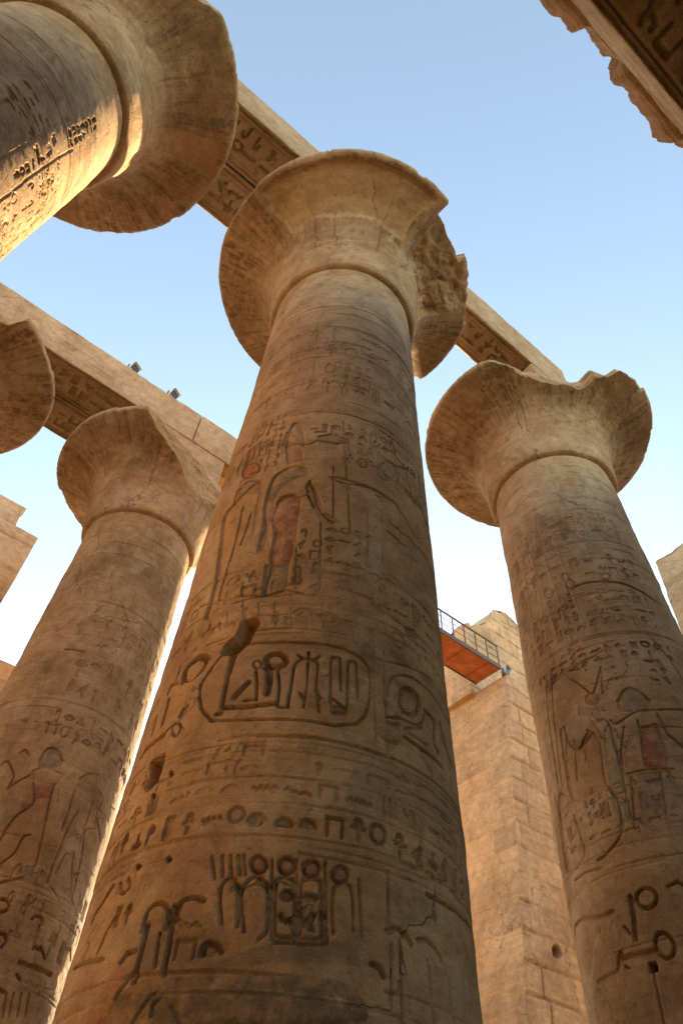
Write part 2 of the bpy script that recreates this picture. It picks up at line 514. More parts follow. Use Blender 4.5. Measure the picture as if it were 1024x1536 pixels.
def shaft_mesh(sk, parent, seed, wear_amt=0.55):
    rel, R = sk.rel, sk.R
    # unrolled fine part + coarse back, coarse foot
    phf = rel.U / R
    back = np.linspace(phf[-1], phf[0] + 2 * math.pi, 60)[1:-1]
    ph = np.concatenate([phf, back]).astype(np.float32)
    zc = np.arange(0.0, sk.v0 - 0.06, 0.12)
    z = np.concatenate([zc, rel.V]).astype(np.float32)
    nu, nv, nc = len(ph), len(z), len(zc)
    D = np.zeros((nv, nu), np.float32)
    keep = rel.keep
    PH, Z = np.meshgrid(ph, z)
    r = prof(Z).astype(np.float32)
    A = PH + np.float32(sk.phc)
    X, Y = r * np.cos(A), r * np.sin(A)
    wx, wy = X + sk.c[0], Y + sk.c[1]
    # weather: drums, joints, broad dents, bedding
    bed = fbm(wx * .7, wy * .7, Z * 3.5, seed + 3, 4) * .008
    broad = fbm(wx * .5, wy * .5, Z * .45, seed + 9, 3) * .018
    rough = fbm(wx * 5, wy * 5, Z * 7, seed + 21, 3) * .006
    dh = 1.06
    k = np.floor((Z + seed * .37) / dh)
    fz = (Z + seed * .37) / dh - k
    joint = np.exp(-((np.minimum(fz, 1 - fz) * dh + .004 * fbm(wx * 6, wy * 6, Z * 0, seed + 40, 2)) / .014) ** 2)
    jw = sstep(-.15, .35, fbm(wx * .8, wy * .8, Z * .8, seed + 31, 2))
    off = (_h(k.astype(np.int64), k.astype(np.int64) * 0, k.astype(np.int64) * 0 + seed, 5) - .5) * .016
    chip = sstep(.28, .55, fbm(wx * 1.6, wy * 1.6, Z * 1.9, seed + 50, 4)) * (.012 + .02 * sstep(.0, .15, .1 - np.minimum(fz, 1 - fz) * dh))
    sa = (_h(k.astype(np.int64), k.astype(np.int64) * 0 + 3, k.astype(np.int64) * 0 + seed, 15) * math.pi).astype(np.float32)
    va = np.abs(((PH - sa + .01 * fbm(Z * 4, Z * 0, Z * 0, seed, 2)) + math.pi / 2) % math.pi - math.pi / 2)
    vj = np.exp(-((va * r) / .014) ** 2) * sstep(-.3, .1, fbm(wx * .5, wy * .5, Z * .5, seed + 71, 2))
    joint = np.maximum(joint, vj)
    wear = sstep(.05, .5, fbm(wx * .9, wy * .9, Z * .9, seed + 61, 4)) * wear_amt
    cut = np.zeros_like(r)
    cut[nc:, :rel.W] = rel.D * np.where(rel.D > 0, rel.keep, 1)
    cut = cut * np.where(cut > 0, 1.45 * (1 - wear), 1)
    nrm = bed + broad + rough + off
    r = r + nrm - joint * .020 * jw - chip - cut
    V = np.stack([r * np.cos(A), r * np.sin(A), Z], -1)
    pig = np.zeros((nv, nu, 4), np.float32)
    pig[nc:, :rel.W] = rel.P
    pig[..., 3] *= 1 - .6 * wear
    cut_dark = sstep(.004, .03, cut) * .15                # deep cuts coloured darker
    m = pig[..., 3] < .05
    pig[m] = np.concatenate([np.broadcast_to(np.array(DARK, np.float32), (m.sum(), 3)), cut_dark[m][:, None]], 1)
    tint = (_h(k.astype(np.int64), (np.floor(PH / 1.3 + k * .5)).astype(np.int64), k.astype(np.int64) * 0 + seed, 8) - .5) * .14
    tint = tint + chip * 2.5
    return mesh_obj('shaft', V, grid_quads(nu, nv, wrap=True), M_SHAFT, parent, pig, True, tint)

BELL = np.array([(0, 1.50), (.004, 1.60), (.02, 1.68), (.06, 1.72), (.15, 1.74), (.3, 1.76), (.45, 1.81), (.56, 1.88), (.66, 1.99), (.75, 2.18), (.83, 2.46), (.90, 2.83), (.955, 3.12), (1, 3.345)])

def bell_r(t):
    # smooth monotone interpolation (Catmull-like through a fine linear pass)
    tt = np.linspace(0, 1, 400)
    rr = np.interp(tt, BELL[:, 0], BELL[:, 1])
    kern = np.ones(9) / 9
    rs = np.convolve(np.pad(rr, 4, mode='edge'), kern, 'valid')
    w = sstep(.02, .08, tt)
    return np.interp(t, tt, rr * (1 - w) + rs * w)

def capital_mesh(c, parent, seed, breaks=None, lost=None, rough=None, fine=900, rows=190):
    """open papyrus bell; breaks(phi_world_deg, z, r)->max radius ; lost: (phi0,phi1,t0) area where the outer skin has fallen"""
    ph = np.linspace(-math.pi, math.pi, fine, endpoint=False).astype(np.float32)
    LIP = .17
    t = np.linspace(0, 1, rows) ** .9
    zb = ZN + t * (ZR - ZN)
    zl = ZR + np.linspace(.03, LIP, 6)
    z = np.concatenate([zb, zl])
    r0 = np.concatenate([bell_r(t), np.full(6, RR)])
    tt = np.concatenate([t, np.full(6, 1.0)])
    # closing top, towards the centre
    ntop = 40
    z = np.concatenate([z, np.full(ntop, ZR + LIP + .01)])
    r0 = np.concatenate([r0, np.linspace(RR - .02, .2, ntop)])
    tt = np.concatenate([tt, np.full(ntop, 1.2)])
    PH, Z = np.meshgrid(ph, z.astype(np.float32))
    Rr = np.broadcast_to(r0[:, None].astype(np.float32), PH.shape).copy()
    T = np.broadcast_to(tt[:, None].astype(np.float32), PH.shape)
    deg = np.degrees(PH)
    x, y = np.cos(PH) * Rr + c[0], np.sin(PH) * Rr + c[1]
    n1 = fbm(x * .8, y * .8, Z * .8, seed, 4)
    n2 = fbm(x * 3.2, y * 3.2, Z * 3.2, seed + 5, 4)
    flare = sstep(.35, .8, T) * (T < 1.1)
    pig = np.zeros(PH.shape + (4,), np.float32)
    # sepals and stems of the papyrus umbel: faint radial cuts, remains of red and blue-grey paint
    ang = PH * 32 / (2 * math.pi)
    saw = np.abs((ang % 1) - .5) * 2
    rad = np.sin(PH * 96 + 1.5 * n1 * 3) * .5 + .5
    Rr = Rr + (-.010 * np.exp(-((saw) / .10) ** 2) - .007 * (rad > .8)) * flare * sstep(-.3, .2, n2 + .2)
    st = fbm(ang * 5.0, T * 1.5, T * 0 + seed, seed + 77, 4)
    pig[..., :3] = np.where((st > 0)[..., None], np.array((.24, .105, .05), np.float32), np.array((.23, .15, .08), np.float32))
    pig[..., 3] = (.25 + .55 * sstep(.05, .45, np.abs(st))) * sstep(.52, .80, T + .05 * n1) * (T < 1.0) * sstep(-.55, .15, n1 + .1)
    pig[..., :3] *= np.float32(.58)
    rs = np.random.default_rng(seed)
    for q in range(5):
        ds = (deg - rs.uniform(-180, 180) + 3 * n2 + 180) % 360 - 180
        sm = np.exp(-((ds * np.pi / 180 * Rr) / .022) ** 2) * sstep(.3, .45, T) * (T < 1.1)
        Rr = Rr - .03 * sm
        pig[..., 3] = np.maximum(pig[..., 3], sm * .5)
    hs = np.exp(-(((T - .40) * (ZR - ZN) + .03 * n1) / .018) ** 2) * sstep(-.25, .1, n1 + .1)
    Rr = Rr - .016 * hs
    Rr = Rr + n1 * .03 * sstep(.02, .2, T) + n2 * .010
    zo = np.zeros_like(Rr)
    chipm = sstep(.30, .5, fbm(x * 1.3, y * 1.3, Z * 1.3, seed + 15, 4))
    Rr = Rr - chipm * .035 * (T < 1.1)
    # nibbled rim
    rimn = fbm(np.cos(PH) * 6, np.sin(PH) * 6, Z * 0, seed + 33, 4)
    nib = sstep(.3, .6, rimn) * .05
    Rr = np.where(T >= .93, np.minimum(Rr, RR - nib + .02 * n2), Rr)
    if lost:
        for p0, p1, t0 in lost:
            m = sstep(p0 - 2, p0 + 1, deg + 5 * n1) * (1 - sstep(p1 - 1, p1 + 2, deg + 5 * n1)) * sstep(t0 - .012, t0 + .012, T + .05 * n1 + .03 * n2) * (1 - sstep(.955, .985, T))
            zo += m * (.07 + .03 * n2)
            pig[..., 3] *= 1 - m
            a = m * .45
            pig[..., :3] = np.where((a > .2)[..., None], np.array((.46, .30, .13), np.float32), pig[..., :3])
            pig[..., 3] = np.maximum(pig[..., 3], a)
    if rough:
        for p0, p1, t0, amp in rough:
            m = sstep(p0 - 3, p0 + 3, deg) * (1 - sstep(p1 - 3, p1 + 3, deg)) * sstep(t0 - .05, t0 + .1, T) * (T < 1.1)
            rg = 1 - np.abs(fbm(x * .8, y * .8, Z * .8, seed + 91, 5, .52)) * 2.2
            Rr = Rr - m * amp * (.4 + .9 * rg)
            zo += m * amp * (.6 * rg + .2 * n2)
            pig[..., 3] *= 1 - m
    broke = np.zeros_like(Rr)
    if breaks is not None:
        lim = breaks(deg, Z, x, y, n1, n2)
        f = fbm(x * 1.7, y * 1.7, Z * 1.7, seed + 19, 5)
        ridge = 1 - np.abs(fbm(x * 1.1, y * 1.1, Z * 1.4, seed + 29, 4)) * 2.2
        lim = lim + f * .09 + ridge * .05
        broke = Rr > lim
        Rr = np.where(Rr > lim, lim, Rr)
        pig[broke] = (.50, .36, .21, .35)
    fr = np.linspace(.99, .05, ntop).astype(np.float32)[:, None]      # the top closes inward from the broken edge
    Rr[-ntop:] = Rr[-ntop - 1] * fr
    zo[-ntop:] = zo[-ntop - 1] * fr
    V = np.stack([np.cos(PH) * Rr, np.sin(PH) * Rr, Z + zo], -1)
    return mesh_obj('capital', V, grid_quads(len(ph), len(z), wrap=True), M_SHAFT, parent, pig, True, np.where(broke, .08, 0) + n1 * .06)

def rounded_box(hx, hy, hz, res, depth, rr=.04, rough=.012, seed=0, org=(0, 0, 0)):
    """dense box whose faces are pulled in by depth(P, axis) and whose edges are worn"""
    bag = []
    h = np.array([hx, hy, hz])
    for ax in range(3):
        a, b = [(1, 2), (2, 0), (0, 1)][ax]
        na, nb = max(2, int(2 * h[a] / res) + 1), max(2, int(2 * h[b] / res) + 1)
        A, B = np.meshgrid(np.linspace(-h[a], h[a], na), np.linspace(-h[b], h[b], nb))
        for sg in (-1, 1):
            P = np.zeros(A.shape + (3,), np.float32)
            P[..., a], P[..., b], P[..., ax] = A, B, sg * h[ax]
            P = P.reshape(-1, 3)
            w = P + np.array(org, np.float32)
            R_ = rr * (1.0 + 1.6 * sstep(-.1, .6, fbm(w[:, 0] * 1.4, w[:, 1] * 1.4, w[:, 2] * 1.4, seed, 4)))
            q = np.clip(P, -(h - R_[:, None]), (h - R_[:, None]))
            dlt = P - q
            L = np.linalg.norm(dlt, axis=1, keepdims=True) + 1e-9
            N = dlt / L
            O = q + N * R_[:, None]
            dd = depth(w, ax, sg) if depth else 0.0
            nz = fbm(w[:, 0] * 2.2, w[:, 1] * 2.2, w[:, 2] * 2.2, seed + 4, 4) * rough
            fac = np.zeros((len(P), 3), np.float32)
            fac[:, ax] = sg
            O = O + N * nz[:, None]
            if depth is not None:
                inner = np.minimum((h[a] - np.abs(P[:, a])), (h[b] - np.abs(P[:, b]))) / .03
                O = O - fac * (dd * np.clip(inner, 0, 1))[:, None]
            bag.append((O, grid_quads(na, nb, flip=(sg < 0)), w))
    return bag

def abacus(parent, seed, rot):
    b = Bag()
    hz = (ZA - (ZR + .12)) / 2
    for O, Q, w in rounded_box(1.36, 1.36, hz, .09, None, .05, .02, seed):
        c_, s_ = math.cos(rot), math.sin(rot)
        O = np.stack([O[:, 0] * c_ - O[:, 1] * s_, O[:, 0] * s_ + O[:, 1] * c_, O[:, 2] + ZR + .12 + hz - .012], -1)
        b.add(O, Q)
    return b.build('abacus', M_BEAM, parent)

def base(parent, seed):
    a = np.linspace(0, 2 * math.pi, 72, endpoint=False)
    rs = [(2.55, -.05), (2.55, .30), (2.48, .38), (1.9, .40), (1.5, .40)]
    V = [[r * math.cos(q), r * math.sin(q), z] for r, z in rs for q in a]
    return mesh_obj('base', V, grid_quads(72, len(rs), wrap=True), M_SHAFT, parent)

GRP = "great open papyrus columns of the nave"

def table(deg, tab):
    a = np.array(tab, float)
    return np.interp(deg, a[:, 0], a[:, 1]).astype(np.float32)

# --- the carvings of each column ------------------------------------------------------------
def carve_main(k):
    r = k.rel
    # rings and register lines
    for x, y, w, d in [(505, 452, .05, .012), (503, 470, .05, .012), (500, 490, .05, .012), (498, 512, .05, .012), (495, 535, .05, .014),
                       (488, 600, .03, .012), (485, 618, .03, .014), (470, 893, .03, .015), (466, 908, .02, .012), (464, 922, .02, .012), (460, 944, .025, .018), (459, 951, .02, .012),
                       (440, 1106, .035, .026), (438, 1116, .02, .012), (436, 1130, .03, .013), (434, 1146, .025, .012), (433, 1168, .03, .012),
                       (430, 1206, .022, .014), (428, 1257, .022, .016), (427, 1268, .02, .012), (426, 1280, .02, .012), (420, 1462, .03, .02)]:
        k.ring(x, y, w, d)
    # central cartouche, left to right
    oval = [(302, 1064), (299, 1046), (301, 1028), (308, 1017), (318, 1000), (330, 986), (350, 972), (375, 966), (400, 964), (440, 964), (478, 966), (515, 973), (540, 986), (553, 1003), (556, 1025), (553, 1055), (547, 1075), (534, 1087), (503, 1090), (449, 1082), (400, 1080), (355, 1082), (318, 1082)]
    k.L(oval, .035, .035, closed=True)
    k.E(414, 991, 15, 10, 0, w=.075, d=.07)
    k.L([(348, 982), (341, 1020), (332, 1062)], .045, .05)
    k.L([(356, 980), (352, 990), (346, 1010)], .03, .03)
    k.L([(373, 1024), (362, 1036), (352, 1046)], .07, .06)
    k.E(386, 997, 6, 6, 0, w=.02, d=.02, color=RED, a=.4)
    k.L([(384, 1008), (386, 1030), (384, 1048)], .03, .035)
    k.L([(366, 1051), (385, 1050)], .025, .03)
    k.L([(403, 1004), (404, 1022), (401, 1040)], .085, .07)
    k.L([(417, 1004), (419, 1030), (416, 1060)], .03, .04)
    k.L([(396, 1003), (420, 1003)], .04, .05)
    k.L([(337, 1062), (370, 1061), (411, 1056)], .055, .055)
    k.L([(324, 1072), (332, 1070)], .05, .05)
    k.L([(441, 1000), (436, 1032), (431, 1062)], .03, .04)
    k.L([(420, 1062), (432, 1062)], .03, .035)
    for L_ in ([(442, 997), (438, 1025), (431, 1062)], [(462, 995), (461, 1025), (455, 1062)], [(477, 997), (474, 1030), (478, 1068)], [(442, 997), (452, 990), (462, 988), (471, 990), (477, 997)],
               [(447, 983), (454, 988)], [(463, 978), (463, 990)], [(480, 984), (469, 992)], [(450, 1040), (455, 1050)], [(472, 1036), (480, 1048)]):
        k.L(L_, .028, .035)
    for L_ in ([(495, 1056), (497, 991), (503, 987), (510, 991), (511, 1037)], [(520, 1062), (522, 998), (527, 993), (534, 997), (536, 1047)], [(500, 1050), (519, 1066)], [(498, 1068), (519, 1070)]):
        k.L(L_, .03, .036)
    k.Pg([(497, 1060), (521, 1062), (521, 1075), (499, 1074)], .02, color=RED, a=.35)
    # column of signs and the right hand cartouche
    k.L([(575, 975), (577, 1050), (582, 1132)], .025, .022)
    k.L([(558, 960), (561, 1050), (563, 1120)], .022, .016)
    k.L([(556, 985), (575, 992), (620, 1003), (650, 1022)], .025, .018)
    k.L([(581, 1045), (583, 1028), (589, 1018), (602, 1013), (620, 1018), (640, 1034), (659, 1058), (673, 1085), (680, 1110)], .03, .028)
    k.E(614, 1053, 14, 20, -18, w=.07, d=.06)
    k.E(614, 1053, 10, 15, -18, d=.015, color=RED, a=.25)
    k.L([(581, 1076), (603, 1079), (620, 1087), (632, 1085), (636, 1072)], .035, .035)
    k.L([(637, 1066), (650, 1082), (651, 1113), (656, 1127)], .06, .06)
    k.L([(659, 1086), (663, 1106), (668, 1122), (677, 1147)], .06, .055)
    k.L([(607, 1106), (630, 1122), (661, 1149)], .05, .05)
    k.L([(612, 1100), (640, 1118)], .025, .025)
    k.L([(607, 1094), (632, 1092)], .04, .03)
    k.Pg([(582, 1085), (598, 1086), (601, 1112), (585, 1128)], .02, color=DARK, a=.35)
    # signs left of the cartouche, wrapping round the shaft
    k.L([(276, 1022), (279, 1008), (290, 993), (303, 985), (311, 988)], .10, .09)
    k.L([(277, 1022), (288, 1021), (302, 1008), (311, 990)], .03, .03)
    k.L([(271, 1000), (268, 1012), (265, 1020)], .03, .03)
    k.L([(253, 1040), (257, 1030), (262, 1026), (268, 1025)], .05, .05)
    k.L([(254, 1049), (249, 1068), (243, 1087)], .06, .06)
    k.L([(238, 1052), (232, 1064), (225, 1076)], .05, .05)
    k.L([(236, 1075), (233, 1086), (228, 1102)], .045, .05)
    k.E(265, 1094, 6, 10, 15, w=.03, d=.03)
    k.L([(270, 1074), (275, 1063), (280, 1060)], .06, .06)
    k.L([(217, 1126), (230, 1115), (246, 1103)], .07, .06)
    k.L([(245, 1102), (262, 1085)], .03, .03)
    k.L([(200, 1160), (210, 1140), (222, 1122)], .03, .03)
    k.Pg([(385, 926), (388, 929), (372, 965), (358, 978), (341, 981), (333, 978), (340, 966), (352, 956), (366, 930)], .13, flat=1.0, soft=.03, color=DARK, a=.45)
    k.Pg([(218, 1180), (228, 1143), (248, 1132), (242, 1155), (236, 1173), (222, 1186)], .13, flat=1.0, soft=.02, color=DARK, a=.45)
    for x, y, rr in [(258, 1161, 2.2), (231, 1194, 2.6), (253, 1289, 3.2), (207, 1300, 2.6)]:
        k.E(x, y, rr, rr * 1.2, 0, d=.12, flat=1.0, soft=.01, color=DARK, a=.5)
    # the king and the gods in the middle register
    k.Pg([(417, 750), (432, 742), (449, 745), (447, 775), (443, 800), (433, 842), (406, 845), (409, 815), (411, 795), (407, 780), (411, 765)], .028, color=RED, a=.75, fall=.1)
    k.Pg([(401, 740), (410, 717), (430, 702), (457, 700), (462, 712), (440, 720), (420, 735), (408, 752)], .022, color=GREY, a=.65)
    k.Pg([(428, 670), (436, 662), (453, 672), (455, 692), (432, 697)], .022, color=OCHRE, a=.45)
    k.Pg([(399, 846), (430, 845), (427, 880), (412, 893), (393, 893)], .02, color=GREY, a=.65)
    for L_, w in [([(398, 790), (396, 765), (401, 742), (411, 716), (434, 701)], .035), ([(398, 790), (392, 805), (388, 822)], .03), ([(424, 668), (445, 664), (462, 667), (478, 660), (500, 664), (520, 664)], .04),
                  ([(424, 668), (430, 648), (445, 655)], .025), ([(464, 722), (472, 740), (475, 756), (485, 772), (500, 783)], .04), ([(450, 745), (462, 742), (470, 760)], .03), ([(447, 778), (438, 835)], .025), ([(407, 845), (395, 893)], .03),
                  ([(350, 756), (337, 772), (330, 810), (320, 880), (306, 928)], .035), ([(365, 760), (352, 815), (340, 850), (325, 905)], .03), ([(376, 770), (368, 795), (360, 816)], .03),
                  ([(350, 756), (358, 735), (372, 722), (388, 722)], .035), ([(390, 728), (384, 760), (378, 800)], .025), ([(330, 740), (318, 780), (300, 850)], .025),
                  ([(495, 717), (520, 726), (545, 728), (566, 737), (588, 752)], .04), ([(588, 750), (602, 768), (615, 790), (628, 808), (636, 822)], .035), ([(580, 795), (592, 806), (611, 821)], .03), ([(582, 772), (580, 797)], .025),
                  ([(552, 762), (552, 820), (556, 862)], .025), ([(573, 765), (575, 815), (572, 866)], .025), ([(445, 780), (443, 882)], .02), ([(481, 784), (480, 884)], .02),
                  ([(395, 893), (425, 884), (455, 890)], .03), ([(300, 910), (340, 897), (395, 893)], .03), ([(500, 700), (500, 780)], .02), ([(520, 700), (525, 800)], .015), ([(605, 700), (622, 760)], .02)]:
        k.L(L_, w, .032 if w > .028 else .022)
    k.E(376, 705, 15, 8, -38, w=.035, d=.03)
    k.E(376, 705, 14, 7, -38, d=.012, color=(.42, .12, .07), a=.7)
    k.Pg([(360, 722), (375, 716), (388, 720), (386, 740), (360, 742)], .012, color=GREY, a=.5)
    k.Pg([(476, 655), (498, 650), (522, 660), (505, 668), (480, 664)], .02, color=GREY, a=.6)
    k.Pg([(555, 762), (573, 766), (574, 862), (562, 866), (553, 850)], .01, color=(.5, .42, .30), a=.5)
    k.Pg([(478, 766), (500, 776), (510, 784), (495, 785)], .02, color=GREY, a=.5)
    k.Pg([(562, 742), (582, 748), (588, 757), (570, 752)], .025, color=DARK, a=.5)
    k.Pg([(606, 940), (622, 945), (626, 958), (612, 952)], .03, color=DARK, a=.45)
    k.G(446, 790, 480, 880, .16, .21, 5, w=.022, d=.022)
    k.G(488, 786, 545, 880, .17, .2, 6, w=.018, d=.014)
    k.G(464, 634, 512, 652, .15, .2, 7, w=.018, d=.016)
    k.G(520, 636, 562, 705, .16, .2, 8, w=.018, d=.014)
    k.G(567, 640, 605, 715, .16, .2, 9, w=.018, d=.012)
    k.G(385, 640, 418, 700, .14, .2, 10, w=.018, d=.014)
    k.G(452, 546, 560, 592, .2, .22, 11, w=.02, d=.011)
    k.G(580, 560, 612, 615, .2, .22, 12, w=.02, d=.010)
    for x in (515, 563, 608): k.L([(x, 632), (x + 4, 716)], .018, .014)
    k.B((150, 1330), (700, 1320), (430, 1210), (430, 1252), .19, 21, rows=1, w=.032, d=.04, skip=.0)
    for t_, b_, cu, sd, rw, dp in ((545, 592, .24, 81, 2, .009), (846, 888, .22, 84, 2, .010), (495, 540, .3, 85, 2, .006), (902, 938, .24, 86, 1, .009), (1118, 1165, .24, 87, 2, .008), (1171, 1204, .22, 88, 1, .010)):
        k.B((200, 1000), (690, 1000), (460, t_), (460, b_), cu * 1.15, sd, rw, w=.030, d=dp * 1.7, skip=.12)
    k.B((470, 650), (690, 1000), (500, 636), (500, 660), .2, 82, 1, w=.026, d=.022, skip=.05)
    k.B((512, 690), (690, 1000), (540, 664), (540, 706), .2, 83, 2, w=.026, d=.016, skip=.1)
    k.B((300, 700), (405, 680), (390, 640), (390, 690), .18, 84, 2, w=.026, d=.018, skip=.1)
    k.Pg([(431, 668), (434, 646), (441, 634), (450, 636), (456, 652), (455, 670)], .026, color=BUFF, a=.3)
    k.Pg([(566, 704), (578, 692), (592, 698), (595, 714), (582, 722), (569, 717)], .022, color=GREY, a=.5)
    k.Pg([(404, 742), (412, 760), (404, 786), (394, 822), (386, 824), (392, 796), (397, 764)], .022, fall=.06, color=RED, a=.4)
    for x in np.arange(340, 640, 24.0):
        k.L([(x, 905), (x + 2, 940)], .016, .010)
    k.Pg([(350, 756), (388, 722), (392, 745), (380, 800), (362, 830), (350, 890), (330, 925), (308, 925), (322, 880), (332, 810), (338, 772)], .024, fall=.09, color=OCHRE, a=.2)
    k.Pg([(500, 716), (540, 727), (566, 737), (588, 752), (602, 768), (582, 774), (578, 862), (552, 862), (552, 770), (530, 745)], .022, fall=.09, color=BUFF, a=.25)
    k.Pg([(398, 845), (434, 842), (430, 882), (416, 894), (393, 893)], .024, fall=.09)
    k.Pg([(465, 725), (478, 742), (486, 770), (500, 782), (492, 786), (476, 772), (460, 735)], .022, fall=.06, color=RED, a=.35)
    k.Pg([(600, 700), (622, 712), (628, 800), (612, 880), (600, 880)], .018, fall=.09, color=OCHRE, a=.2)
    # discs and upright cartouches of the lower register
    for x, y in [(388, 1297), (430, 1299), (467, 1303), (510, 1312)]:
        k.E(x, y, 12, 12, 0, w=.03, d=.035)
        k.E(x, y, 11, 11, 0, d=.012, color=(.27, .085, .05), a=.7)
    for x0, y0, x1, y1 in [(413, 1318, 441, 1400), (451, 1320, 481, 1403)]:
        k.L([(x0, y1), (x0 + 1, y0 + 10), (x0 + 8, y0), (x1 - 8, y0), (x1, y0 + 10), (x1 + 1, y1), (x1 - 6, y1 + 6), (x0 + 6, y1 + 5)], .025, .026, closed=True)
        k.G(x0 + 5, y0 + 8, x1 - 4, y1 - 4, .13, .13, x0, w=.026, d=.03, skip=0)
        k.L([(x0 - 2, y1 + 14), (x1 + 2, y1 + 14)], .03, .025)
    for L_ in ([(366, 1398), (362, 1345), (372, 1322), (386, 1316), (398, 1325), (402, 1350), (400, 1395), (388, 1410)], [(332, 1385), (330, 1340), (340, 1320), (352, 1320), (358, 1340), (356, 1390)],
               [(500, 1400), (498, 1345), (505, 1328), (520, 1325), (528, 1345), (530, 1395)], [(408, 1290), (408, 1410)], [(445, 1290), (446, 1412)], [(487, 1293), (490, 1415)], [(581, 1308), (584, 1400)],
               [(538, 1320), (542, 1405)], [(318, 1285), (322, 1318)], [(334, 1284), (334, 1315)], [(346, 1284), (347, 1313)], [(358, 1284), (360, 1312)], [(366, 1283), (368, 1312)]):
        k.L(L_, .028, .022)
    for L_, w in [([(581, 1397), (596, 1394), (606, 1402), (616, 1418)], .05), ([(626, 1412), (640, 1412), (652, 1424), (662, 1442)], .05), ([(640, 1343), (665, 1356), (684, 1368), (706, 1396)], .045), ([(557, 1447), (568, 1452), (576, 1465)], .05),
                  ([(214, 1396), (220, 1370), (232, 1357), (246, 1356), (253, 1370), (250, 1392)], .035), ([(264, 1380), (271, 1356), (287, 1347), (305, 1350)], .04), ([(222, 1388), (212, 1430), (202, 1475)], .045), ([(262, 1360), (254, 1420), (246, 1462)], .045),
                  ([(240, 1400), (233, 1450)], .02), ([(302, 1432), (308, 1418), (322, 1415), (332, 1428)], .05), ([(182, 1445), (192, 1430), (204, 1427)], .04), ([(110, 1452), (135, 1442), (155, 1440)], .035), ([(178, 1365), (160, 1395), (146, 1430)], .03),
                  ([(137, 1382), (143, 1368), (152, 1356), (168, 1330)], .05), ([(158, 1345), (167, 1330)], .05), ([(180, 1325), (184, 1340), (194, 1330), (192, 1318)], .025), ([(160, 1536), (178, 1490), (200, 1460)], .03), ([(200, 1536), (225, 1500), (245, 1480)], .02),
                  ([(228, 1525), (235, 1505), (250, 1500), (262, 1515), (270, 1536)], .03), ([(600, 1430), (604, 1536)], .02), ([(640, 1440), (650, 1536)], .02), ([(668, 1450), (680, 1536)], .02), ([(586, 1420), (588, 1500)], .02)]:
        k.L(L_, w, .035 if w > .03 else .022)
    k.G(600, 1300, 690, 1345, .2, .22, 31, w=.022, d=.014)
    k.G(160, 1400, 205, 1350, .16, .2, 32, w=.025, d=.022)
    k.G(270, 1360, 300, 1450, .2, .25, 33, w=.022, d=.014)
    k.E(312, 1426, 12, 10, 0, d=.02, color=DARK, a=.4)
    # old cement fills
    k.Pg([(200, 1478), (300, 1466), (420, 1466), (523, 1478), (524, 1540), (150, 1560)], .0, color=(.12, .09, .06), a=.75, raise_=.016, erase=.9)
    k.Pg([(590, 1345), (640, 1350), (655, 1390), (600, 1390)], 0, color=GREY, a=.4)
    k.Pg([(540, 1145), (600, 1150), (680, 1200), (690, 1245), (640, 1250), (560, 1215), (520, 1190)], 0, color=(.30, .21, .13), a=.6, raise_=.008)
    k.Pg([(215, 1396), (250, 1392), (262, 1420), (330, 1440), (320, 1452), (205, 1460)], 0, color=GREY, a=.45)
    k.Pg([(420, 1412), (540, 1418), (560, 1450), (300, 1455)], 0, color=(.14, .105, .07), a=.5)
    k.Pg([(126, 1510), (182, 1446), (196, 1448), (160, 1536), (100, 1570)], 0, color=(.33, .15, .07), a=.6, raise_=.012)

